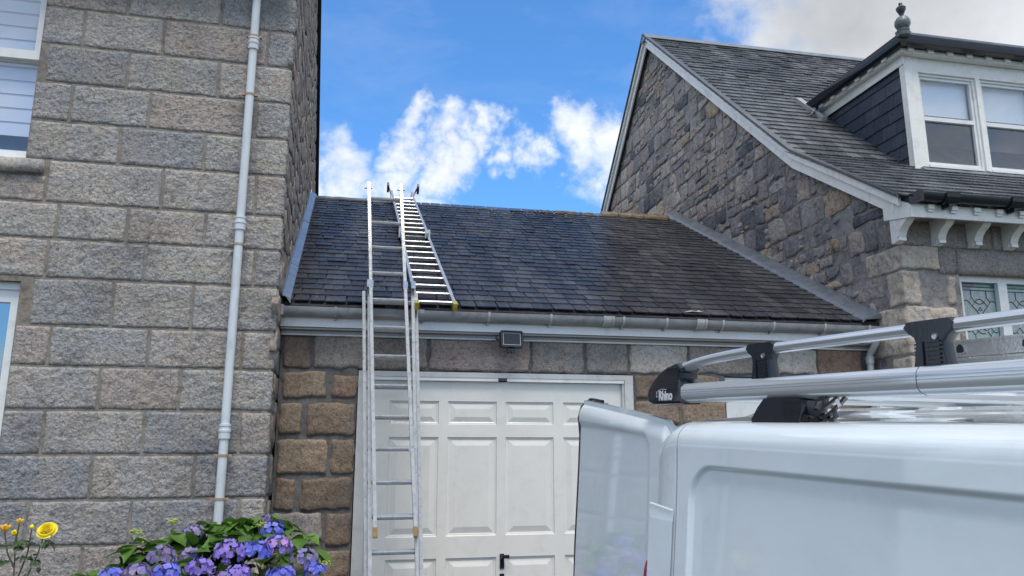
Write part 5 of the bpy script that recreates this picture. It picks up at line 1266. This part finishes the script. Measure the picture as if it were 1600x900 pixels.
mb = MB(); mb.prism([(a+RV+.035-.0004, b+zc+.0003) for a, b in tube_prof], 'y', -1.2, 1.132); build(mb, 'side_rail', M['alu_rail'], VAN, world=False, smooth=35)
cap = [(1.958,.121),(1.975,.136),(1.972,.152),(1.958,.168),(1.985,.183),(2.03,.177),(2.08,.160),(2.125,.134),(2.156,.106),(2.168,.084),(2.157,.066),(2.125,.057),(1.958,.058)]
mb = MB(); vs = []; nn = len(cap); cu = sum(p[0] for p in cap)/nn; ch = sum(p[1] for p in cap)/nn
for x, sc in ((.000,.86),(.004,.95),(.012,1.0),(.06,1.0),(.070,.95),(.074,.86)): vs += [(RV+x, cu+(u-cu)*sc, zc+ch+(h-ch)*sc) for u, h in cap]
mb.add(vs, [(i*nn+j, i*nn+(j+1) % nn, (i+1)*nn+(j+1) % nn, (i+1)*nn+j) for i in range(5) for j in range(nn)]+[tuple(range(nn)), tuple(5*nn+j for j in range(nn))]); cp = build(mb, 'rail_end_cap', M['black'], VAN, world=False, smooth=30)
mb = MB()
for k in range(9):
    z = .122+k*.0055; u0 = 1.978; u1 = 2.10-k*.008
    mb.box(RV-.003, RV+.002, u0, u1, zc+z, zc+z+.0022)
build(mb, 'grip_rib', M['black'], cp)
# lettering
cu_ = bpy.data.curves.new('txt', 'FONT'); cu_.body = 'Rhino'; cu_.size = .040; cu_.extrude = .0006; cu_.offset = .0016; cu_.align_x = 'CENTER'
tob = bpy.data.objects.new('txt', cu_); COL.objects.link(tob)
deps = bpy.context.evaluated_depsgraph_get(); tme = bpy.data.meshes.new_from_object(tob.evaluated_get(deps)); COL.objects.unlink(tob); bpy.data.objects.remove(tob)
TM = Matrix.Translation((RV-.0016, 2.046, zc+.0725)) @ Matrix(((0,0,-1),(-1,0,0),(0,1,0))).to_4x4() @ Matrix.Diagonal((.80, 1, 1, 1))
tme.transform(TM); tme.materials.clear(); tme.materials.append(M['print'])
link('lettering', tme, cp)
mb = MB(); lp = [(2.090,.084),(2.096,.081),(2.099,.087),(2.094,.093),(2.099,.099),(2.093,.098),(2.085,.1025),(2.074,.105),(2.060,.1055),(2.040,.104)]
mb.tube([(RV-.001, u, zc+h) for u, h in lp], .0009, 5); build(mb, 'emblem', M['print'], cp)
# upper rail
hp = [(2.0,.168),(1.97,.1715),(1.93,.178),(1.88,.1835),(1.82,.188),(1.75,.1915),(1.68,.1935),(1.6,.195),(1.3,.196),(.9,.1965),(.3,.197),(-.9,.197)]
up_prof = []
for k in range(14):
    a = 2*pi*k/14; up_prof.append((.020*cos(a), .0135*sin(a) if sin(a) > 0 else .0145*sin(a)))
mb = MB(); mb.sweep([(RV+.032, u, zc+h) for u, h in hp], up_prof, (1, 0, 0)); build(mb, 'upper_rail', M['alu_rail'], VAN, world=False, smooth=35)
# posts
def post(uc, wdt=.075):
    out = [(-.062,.211),(.058,.211),(.070,.200),(.058,.188),(.040,.178),(.034,.165),(.040,.135),(.046,.112),(-.050,.112),(-.044,.140),(-.040,.165),(-.050,.176),(-.066,.186),(-.078,.199)]
    s_ = wdt/.085; nn = len(out); cu0, ch0 = 0, .165; vs = []
    for x, sc in ((.012,.93),(.018,1.0),(.040,1.0),(.046,.93)): vs += [(RV+x, uc+(u*s_)*sc, zc+ch0+(h-ch0)*(sc if sc == 1 else .98)) for u, h in out]
    mb = MB(); mb.add(vs, [(i*nn+j, i*nn+(j+1) % nn, (i+1)*nn+(j+1) % nn, (i+1)*nn+j) for i in range(3) for j in range(nn)]+[tuple(range(nn)), tuple(3*nn+j for j in range(nn))])
    po = build(mb, 'post', M['black'], VAN, world=False, smooth=30)
    mb = MB()
    for k in range(6): mb.box(RV+.008, RV+.014, uc-.034*s_, uc+.004*s_, zc+.122+k*.0085, zc+.126+k*.0085)
    mb.box(RV+.008, RV+.013, uc+.010, uc+.013, zc+.12, zc+.168)
    for k in range(7): mb.box(RV+.02, RV+.04, uc+.036*s_, uc+.046*s_, zc+.117+k*.0075, zc+.121+k*.0075)
    build(mb, 'post_rib', M['black'], po)
    mb = MB(); mb.lathe([(.0035,-.001),(.0065,-.002),(.0065,.002)], (RV+.011, uc-.022*s_, zc+.176), 12, 'x'); build(mb, 'screw', M['alu_dull'], po)
post(1.618, .068); post(1.110, .072); post(.5, .085); post(-.3, .085)
# roof feet
def rfoot(uc, vx=RV-.0, s=1):
    o_ = [(-.080,.004),(.105,.004),(.108,.014),(.100,.022),(.078,.045),(.050,.066),(-.060,.068),(-.092,.058),(-.088,.030)]
    nn = len(o_); vs = []
    for x, sc in ((.000,.92),(.012,1.0),(.07,1.0),(.09,.85)): vs += [(vx+x*s, uc+u*sc, zc+h) for u, h in o_]
    mb = MB(); mb.add(vs, [(i*nn+j, i*nn+(j+1) % nn, (i+1)*nn+(j+1) % nn, (i+1)*nn+j) for i in range(3) for j in range(nn)]+[tuple(range(nn)), tuple(3*nn+j for j in range(nn))])
    fo_ = build(mb, 'rack_foot', M['black'], VAN, world=False, smooth=30)
    mb = MB()
    for k in range(5): mb.box(vx-.002, vx+.003, uc-.078, uc-.020, zc+.018+k*.009, zc+.0205+k*.009)
    build(mb, 'foot_rib', M['black'], fo_)
for u in (1.545, .6, -.5): rfoot(u); rfoot(u, VW-.055, -1)
# cross bars
for u in (1.985, 1.545, .6, -.5):
    mb = MB(); pr = [(-.030,.066),(.030,.066),(.036,.074),(.036,.088),(.030,.096),(-.030,.096),(-.036,.088),(-.036,.074)]
    mb.prism([(u+a, zc+b) for a, b in pr], 'x', RV+.05, VW-.2); build(mb, 'cross_bar', M['alu_rail'], VAN, world=False)
mb = MB(); mb.prism([(1.945,.058+zc),(2.03,.058+zc),(2.05,.08+zc),(2.03,.12+zc),(1.945,.12+zc)], 'x', VW-.30, VW-.19); build(mb, 'rail_end_cap', M['black'], VAN, world=False)
mb = MB(); mb.prism([(a+VW-.22, b+zc) for a, b in tube_prof], 'y', -1.2, 1.945); build(mb, 'side_rail', M['alu_rail'], VAN, world=False, smooth=35)

# ladder carried on the rack (three stacked sections, seen side-on)
CL = thing('rack_ladder', 'dull aluminium ladder lying stacked on the white van roof rack, rung ends showing', 'ladder', mat=VM @ Matrix.Translation((1.4, 1.0, ZC+.10)))
def vloc(o): return o
LW = (1.18, 1.54)
CLi = (Matrix.Translation((1.4, 1.0, ZC+.10))).inverted()
for k, (z0, z1, ue_) in enumerate(((.100,.163,1.95),(.168,.235,2.0),(.240,.298,1.99))):
    for x in LW:
        mb = MB(); mb.box(x-.013, x+.013, -1.0, ue_, zc+z0, zc+z1, CLi)
        mb.box(x-.018, x+.018, -1.0, ue_, zc+z0, zc+z0+.008, CLi); mb.box(x-.018, x+.018, -1.0, ue_, zc+z1-.008, zc+z1, CLi)
        build(mb, 'stile', M['alu_dull'], CL, world=False)
    for i in range(12):
        u = 1.905-.236*i; zm_ = (z0+z1)/2+zc
        mb = MB(); pr = [(.012,-.020),(.020,-.012),(.016,.010),(.004,.021),(-.008,.020),(-.018,.004),(-.020,-.014),(-.012,-.020)]
        ov = [(u+a, zm_+b) for a, b in pr]; mb.prism(ov, 'x', LW[0]-.019, LW[1]+.019, CLi); ru = build(mb, 'rung', M['alu_dull'], CL, world=False)
        mb = MB(); mb.prism([(u+a*.72, zm_+b*.72) for a, b in pr], 'x', LW[0]-.0205, LW[0]-.0192, CLi); build(mb, 'rung_hollow_shade', M['rubber'], ru)  # black disc on the solid end, the hollow's shade put into its colour

# strap hanging from the rail
ST = thing('tie_strap', 'black webbing strap and buckle with a paper tag, hanging from the van roof rack', 'strap', mat=VM @ Matrix.Translation((.09, 1.40, ZC)))
STi = Matrix.Translation((.09, 1.40, ZC)).inverted()
def ribbon(pts, w, t=.002):
    mb = MB(); mb.sweep([(RV+.02+x, u, zc+h) for x, u, h in pts], [(-w/2,-t/2),(w/2,-t/2),(w/2,t/2),(-w/2,t/2)], (1, .2, .15), STi); return mb
mb = ribbon([(0,1.400,.070),(.0,1.402,.050),(-.002,1.410,.030),(.0,1.43,.016),(.01,1.455,.012)], .020, .004)
for pts in ([(.005,1.335,.072),(.004,1.352,.056),(.003,1.372,.040),(.0,1.392,.026),(.0,1.41,.012)], [(.0,1.352,.072),(.0,1.372,.058),(-.004,1.396,.044),(-.004,1.415,.030),(.0,1.425,.014)], [(-.002,1.385,.066),(-.002,1.42,.058),(-.004,1.435,.036),(.0,1.41,.022),(.0,1.385,.012),(.0,1.372,.020),(.002,1.38,.036)]):
    m2 = ribbon(pts, .016, .006); mb.add(m2.v, m2.f)
build(mb, 'webbing', M['webbing'], ST, world=False)
mb = MB(); mb.prism([(1.338,zc+.044),(1.347,zc+.060),(1.356,zc+.056),(1.347,zc+.040)], 'x', RV+.004, RV+.0045, STi); build(mb, 'tag', M['print'], ST, world=False)
mb = MB(); mb.lathe([(.003,-.008),(.012,-.008),(.012,.008),(.003,.008)], (RV+.01, 1.452, zc+.014), 14, 'x', STi); mb.box(RV+.004, RV+.02, 1.41, 1.45, zc+.006, zc+.016, STi); build(mb, 'buckle', M['rubber'], ST, world=False)

# ------------------------------------------------------------------ hydrangea
HY = thing('hydrangea_bush', 'hydrangea bush with blue, purple and pink flower heads below the white downpipe', 'bush', (-.75, 4.95, .2))
rnd = random.Random(17)
def leaf_mesh(l, w, fold, droop, m, name='leaf'):
    mb = MB(); ns_ = 7; vs = []
    for i in range(ns_+1):
        t = i/ns_; ww = w*.5*(sin(pi*min(1, t**.8))**.8)*(1 if t < .85 else (1-t)/.15*.55+.2 if t < 1 else 0)
        if i == ns_: ww = .001
        z = -droop*t*t*l; y = l*t
        e = .006*(i % 2)
        vs += [(-ww-e*.3, y, z+fold*ww), (-ww*.5, y, z+fold*ww*.35), (0, y, z), (ww*.5, y, z+fold*ww*.35), (ww+e*.3, y, z+fold*ww)]
    mb.add(vs, [(i*5+j, i*5+j+1, (i+1)*5+j+1, (i+1)*5+j) for i in range(ns_) for j in range(4)])
    return mb.mesh(name, m, 'all')
LV = [leaf_mesh(rnd.uniform(.10, .14), rnd.uniform(.085, .115), rnd.uniform(.1, .4), rnd.uniform(.1, .6), M['leaf']) for _ in range(8)]
hc = Vector((-.78, 5.0, .62)); hr = Vector((.62, .46, .68))
def orient(pos, direction, roll):
    d = direction.normalized(); z = Vector((0, 0, 1)); x = d.cross(z)
    if x.length < .05: x = Vector((1, 0, 0))
    x.normalize(); n_ = x.cross(d)
    return Matrix.Translation(pos) @ Matrix((x, d, n_)).transposed().to_4x4() @ Matrix.Rotation(roll, 4, 'Y')
heads = [((-.448,5.0,1.285),.088,'petal_blue'),((-.645,4.7,1.205),.105,'petal_purple'),((-.50,4.72,1.205),.098,'petal_blue'),((-.40,4.78,1.222),.095,'petal_pink'),((-.249,4.8,1.150),.095,'petal_faded'),((-.182,4.75,1.092),.07,'petal_blue'),((-1.006,4.7,1.195),.085,'petal_faded'),((-.90,4.98,1.283),.08,'petal_faded'),((-.875,4.8,1.178),.07,'petal_faded'),((-.78,4.6,1.140),.085,'petal_purple'),((-.93,4.5,1.135),.085,'petal_blue'),((-1.07,4.5,1.14),.08,'petal_faded'),((-1.221,4.6,1.110),.08,'petal_blue'),((-.571,4.5,1.115),.08,'petal_purple'),((-.66,4.45,1.09),.08,'petal_faded'),((-.354,4.6,1.085),.09,'petal_blue'),((-.49,5.02,1.36),.03,'petal_faded'),((-.32,4.5,.98),.1,'petal_purple'),((-.6,4.4,.97),.1,'petal_blue'),((-.95,4.42,.98),.1,'petal_purple'),((-.75,5.35,1.2),.09,'petal_blue'),((-.28,4.95,.98),.08,'petal_pink')]
def flower_head(c, r, m, parent):
    c = Vector(c); mb = MB(); k = int(34*(r/.09)**1.2)+4; ga = pi*(3-sqrt(5))
    for i in range(k):
        t = (i+.5)/k; zz = 1-1.55*t; rr_ = sqrt(max(0, 1-zz*zz)); a = i*ga
        n_ = Vector((rr_*cos(a), rr_*sin(a), zz*.8+.05)).normalized(); n_ = (n_+Vector((rnd.uniform(-.25, .25), rnd.uniform(-.25, .25), rnd.uniform(-.2, .3)))).normalized()
        p = c + Vector((n_.x*r, n_.y*r, n_.z*r*.78))*rnd.uniform(.78, 1.06)
        T = Matrix.Translation(p) @ n_.to_track_quat('Z', 'Y').to_matrix().to_4x4() @ Matrix.Rotation(rnd.uniform(0, 6.28), 4, 'Z')
        s = rnd.uniform(.015, .021); cup = rnd.uniform(-.1, .5)
        vs = [(0, 0, 0)]; fs = []
        for q in range(4):
            Rq = Matrix.Rotation(q*pi/2+rnd.uniform(-.1, .1), 3, 'Z'); b0 = len(vs)
            for (x, y) in ((-.25,.15),(-.62,.62),(-.38,1.05),(0,1.18),(.38,1.05),(.62,.62),(.25,.15)):
                vs.append(Rq @ Vector((x*s, y*s, s*cup*y*y*.5+rnd.uniform(-.0012, .0012))))
            vs.append(Rq @ Vector((0, .62*s, s*cup*.12)))
            m0 = b0+7
            for e in range(6): fs.append((b0+e, b0+e+1, m0))
            fs.append((0, b0, m0)); fs.append((0, m0, b0+6))
        mb.add(vs, fs, T)
    me = mb.mesh('flower_head', M[m]); me.polygons.foreach_set('use_smooth', [True]*len(me.polygons)); return link('flower_head', me, parent, True)
for c, r, m_n in heads: flower_head(c, r*.88, m_n, HY)
for c in ((-1.184,4.85,1.318),(-1.150,4.85,1.272),(-.992,4.85,1.370),(-.14,4.8,1.12),(-.52,4.98,1.33)):
    mb = MB()
    for i in range(34):
        p = Vector(c)+Vector((rnd.gauss(0,.016), rnd.gauss(0,.014), rnd.gauss(0,.008))); r = rnd.uniform(.004,.008)
        mb.add([(p.x+r,p.y,p.z),(p.x,p.y+r,p.z),(p.x-r,p.y,p.z),(p.x,p.y-r,p.z),(p.x,p.y,p.z+r),(p.x,p.y,p.z-r)], [(0,1,4),(1,2,4),(2,3,4),(3,0,4),(1,0,5),(2,1,5),(3,2,5),(0,3,5)])
    build(mb, 'flower_bud', M['bud'], HY)
# shoots with leaf whorls: positions of shoot tips seen over the top of the bush
tips = [(-1.19,4.86,1.27),(-1.15,4.86,1.22),(-1.10,4.9,1.17),(-1.25,4.85,1.17),(-1.0,4.87,1.31),(-.95,4.9,1.27),(-.82,5.05,1.34),(-.74,5.05,1.35),(-.66,5.05,1.36),(-.58,5.05,1.36),(-.50,5.05,1.36),(-.42,5.05,1.36),(-.34,5.0,1.33),(-.26,4.95,1.27),(-.20,4.9,1.22),(-.70,4.9,1.30),(-.60,4.9,1.29),(-.52,4.9,1.28),(-.33,4.85,1.2),(-.78,4.85,1.25),(-1.38,4.75,1.13),(-1.32,4.7,1.05),(-.84,4.7,1.16),(-.55,4.62,1.12),(-.30,4.65,1.08),(-.14,4.75,1.06),(-1.12,4.65,1.12),(-1.18,4.55,1.05),(-.72,4.6,1.08),(-.46,4.55,1.05)]
nl = 0; mbx = MB()
def put_leaf(pos, d, roll, sc=1.0):
    global nl
    T = orient(pos, d, roll) @ Matrix.Scale(sc, 4)
    if nl < 298: link('leaf', rnd.choice(LV), HY, True, T); nl += 1
for tp in tips:
    tp = Vector(tp); a0 = rnd.uniform(0, 6.28)
    for k in range(7):
        a = a0 + k*pi/2+ (pi/4 if k > 3 else 0)+rnd.uniform(-.3, .3); el = rnd.uniform(-.1, .5) if k > 3 else rnd.uniform(-.5, .2)
        d = Vector((cos(a), sin(a), el)); base = tp+Vector((0, 0, -.02*(k//2)-.01))
        put_leaf(base, d, rnd.uniform(-.4, .4), rnd.uniform(.75, 1.15))
for i in range(110):
    a = rnd.uniform(0, 6.28); e = rnd.uniform(.0, 1.25); n_ = Vector((cos(a)*cos(e), sin(a)*cos(e), sin(e)))
    if n_.y > .6: continue
    pos = hc+Vector((n_.x*hr.x, n_.y*hr.y, n_.z*hr.z))*rnd.uniform(.85, .97)
    put_leaf(pos, n_+Vector((rnd.uniform(-.7,.7), rnd.uniform(-.7,.7), rnd.uniform(-.9,.1))), rnd.uniform(-.5,.5), rnd.uniform(.8, 1.2))
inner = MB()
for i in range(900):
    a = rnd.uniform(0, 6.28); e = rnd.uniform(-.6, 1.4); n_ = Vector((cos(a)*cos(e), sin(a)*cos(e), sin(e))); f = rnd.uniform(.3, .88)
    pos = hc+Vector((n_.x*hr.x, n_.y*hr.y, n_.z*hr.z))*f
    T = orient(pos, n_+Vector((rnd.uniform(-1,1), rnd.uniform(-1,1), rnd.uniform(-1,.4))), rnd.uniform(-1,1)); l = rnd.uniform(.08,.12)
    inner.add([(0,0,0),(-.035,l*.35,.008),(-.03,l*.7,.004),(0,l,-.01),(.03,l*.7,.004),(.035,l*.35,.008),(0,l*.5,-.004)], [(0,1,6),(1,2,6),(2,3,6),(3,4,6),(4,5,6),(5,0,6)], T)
build(inner, 'inner_foliage', M['leaf_shaded'], HY, smooth='all', kind='stuff')
mb = MB()
for i in range(16):
    a = rnd.uniform(0, 6.28); q = Vector((cos(a)*rnd.uniform(.2,.55), sin(a)*rnd.uniform(.1,.35), 0)); mb.tube([hc+Vector((q.x*.3, q.y*.3, -.45)), hc+q*.7+Vector((0,0,.0)), hc+q+Vector((0,0,rnd.uniform(.3,.5)))], [.008,.006,.004], 6)
build(mb, 'stem', M['stem'], HY)

# ------------------------------------------------------------------ rose
RO = thing('rose_bush', 'slender rose bush with one open yellow bloom and orange-yellow buds, at the far left', 'rose', (-1.42, 3.9, .13))
def rose_bloom(c, r):
    mb = MB(); c = Vector(c)
    tilt = Matrix.Rotation(radians(48), 3, 'X')
    for ring, (k, rad, hh, curl) in enumerate(((2,.14,.70,-.3),(3,.26,.70,-.2),(4,.42,.66,-.05),(5,.62,.56,.15),(5,.84,.40,.35),(6,1.02,.16,.6))):
        for i in range(k):
            a = i*2*pi/k+ring*1.1+rnd.uniform(-.2,.2); R_ = Matrix.Rotation(a, 3, 'Z'); vs = []; nu, nv = 7, 6; half = min(1.2, (pi/k)*1.35)
            for u in range(nu):
                for v in range(nv):
                    q = -1+2*u/(nu-1); t = v/(nv-1); ww = half*(.35+.65*sin(pi*.5*min(1, t*1.3)))*(1-.25*t**4)
                    rr_ = r*(rad*(.25+.75*t**.8)) + r*curl*.12*t**4 - r*.03*abs(q)
                    z = r*(hh*t - curl*.16*t**4 - .05*abs(q)**3*t) + r*.02*rnd.uniform(-1, 1)*t
                    vs.append(tilt @ (R_ @ Vector((sin(q*ww)*rr_, cos(q*ww)*rr_, z))) + c)
            mb.add(vs, [(u*nv+v, u*nv+v+1, (u+1)*nv+v+1, (u+1)*nv+v) for u in range(nu-1) for v in range(nv-1)])
    return mb
me = rose_bloom((-1.325,3.91,1.423), .040).mesh('bloom', M['rose'], 'all'); link('bloom', me, RO, True)
def rosebud(c, r, m, open_=0):
    mb = MB(); mb.lathe([(.15*r,-.9*r),(.75*r,-.4*r),(.95*r,.1*r),(.8*r,.6*r),(.35*r,1.1*r),(.05*r,1.3*r)], c, 8)
    if open_:
        for k in range(5):
            a = k*1.25; mb.add([(c[0],c[1],c[2]-.4*r),(c[0]+1.5*r*cos(a-.35),c[1]+1.5*r*sin(a-.35),c[2]+.6*r),(c[0]+1.8*r*cos(a),c[1]+1.8*r*sin(a),c[2]+.9*r),(c[0]+1.5*r*cos(a+.35),c[1]+1.5*r*sin(a+.35),c[2]+.6*r)], [(0,1,2,3)])
    build(mb, 'rose_bud', m, RO, smooth='all')
rosebud((-1.492,3.9,1.436), .017, M['rosebud'], 1); rosebud((-1.437,3.9,1.465), .012, M['rosebud'], 1); rosebud((-1.452,3.9,1.415), .013, M['rose'], 1); rosebud((-1.385,3.9,1.440), .010, M['rose'])
mb = MB()
paths = [[(-1.44,3.9,.14),(-1.435,3.9,.7),(-1.43,3.9,1.1),(-1.435,3.9,1.25),(-1.445,3.9,1.40)], [(-1.42,3.9,1.12),(-1.385,3.9,1.22),(-1.35,3.9,1.32),(-1.333,3.9,1.40)], [(-1.435,3.9,1.27),(-1.47,3.9,1.33),(-1.492,3.9,1.42)], [(-1.425,3.9,1.20),(-1.39,3.9,1.33),(-1.385,3.9,1.43)], [(-1.445,3.9,1.38),(-1.437,3.9,1.455)], [(-1.43,3.9,1.15),(-1.47,3.9,1.18),(-1.52,3.9,1.24)], [(-1.43,3.9,1.1),(-1.40,3.85,1.18),(-1.37,3.85,1.25)], [(-1.44,3.9,.14),(-1.50,3.88,.7),(-1.56,3.86,1.1)], [(-1.44,3.9,.3),(-1.38,3.93,.8),(-1.36,3.95,1.15)]]
for p_ in paths: mb.tube(p_, [.0045 if i == 0 else .0032 for i in range(len(p_))], 6)
build(mb, 'stem', M['stem'], RO)
RLV = [leaf_mesh(.036, .024, .3, .4, M['roseleaf']) for _ in range(3)]
def rose_leaflets(c, d, k=5, s=1.0):
    c = Vector(c); d = Vector(d).normalized(); x = d.cross(Vector((0,0,1))).normalized()
    for i in range(k):
        if i == k-1: p = c+d*.06*s; dd = d
        else: p = c+d*(.02+.02*(i//2))*s; dd = d*.4+x*(1 if i % 2 else -1)
        dd = dd+Vector((0, 0, rnd.uniform(-.5, .3)))
        link('leaf', rnd.choice(RLV), RO, True, orient(p, dd, rnd.uniform(-.8, .8)) @ Matrix.Scale(rnd.uniform(.8, 1.15)*s, 4))
for c, d in (((-1.345,3.9,1.375),(-1,-.3,-.1)),((-1.34,3.9,1.385),(1,-.4,-.5)),((-1.33,3.9,1.38),(.6,-.5,-.1)),((-1.355,3.9,1.32),(-1,-.2,-.1)),((-1.36,3.9,1.315),(.5,-.3,-.9)),((-1.42,3.9,1.22),(-1,-.3,-.3)),((-1.40,3.9,1.24),(1,-.4,-.4)),((-1.43,3.9,1.17),(-1,-.2,-.3)),((-1.43,3.9,1.15),(.8,-.5,-.2)),((-1.445,3.9,1.38),(.9,-.4,0)),((-1.50,3.9,1.36),(-.6,-.4,-.2)),((-1.40,3.9,1.30),(.8,-.3,.4)),((-1.39,3.9,1.35),(-.7,-.3,.2)),((-1.44,3.9,1.10),(-1,-.5,0)),((-1.40,3.9,1.13),(1,-.3,.1)),((-1.55,3.87,1.08),(.8,-.3,.2)),((-1.37,3.94,1.1),(.4,-.5,.3)),((-1.44,3.9,1.30),(-.8,-.3,.0)),((-1.43,3.9,.9),(-1,-.3,0)),((-1.42,3.9,.8),(1,-.3,.1)),((-1.44,3.9,.65),(-.6,-.7,0))):
    rose_leaflets(c, d, 5, rnd.uniform(.75, 1.05))
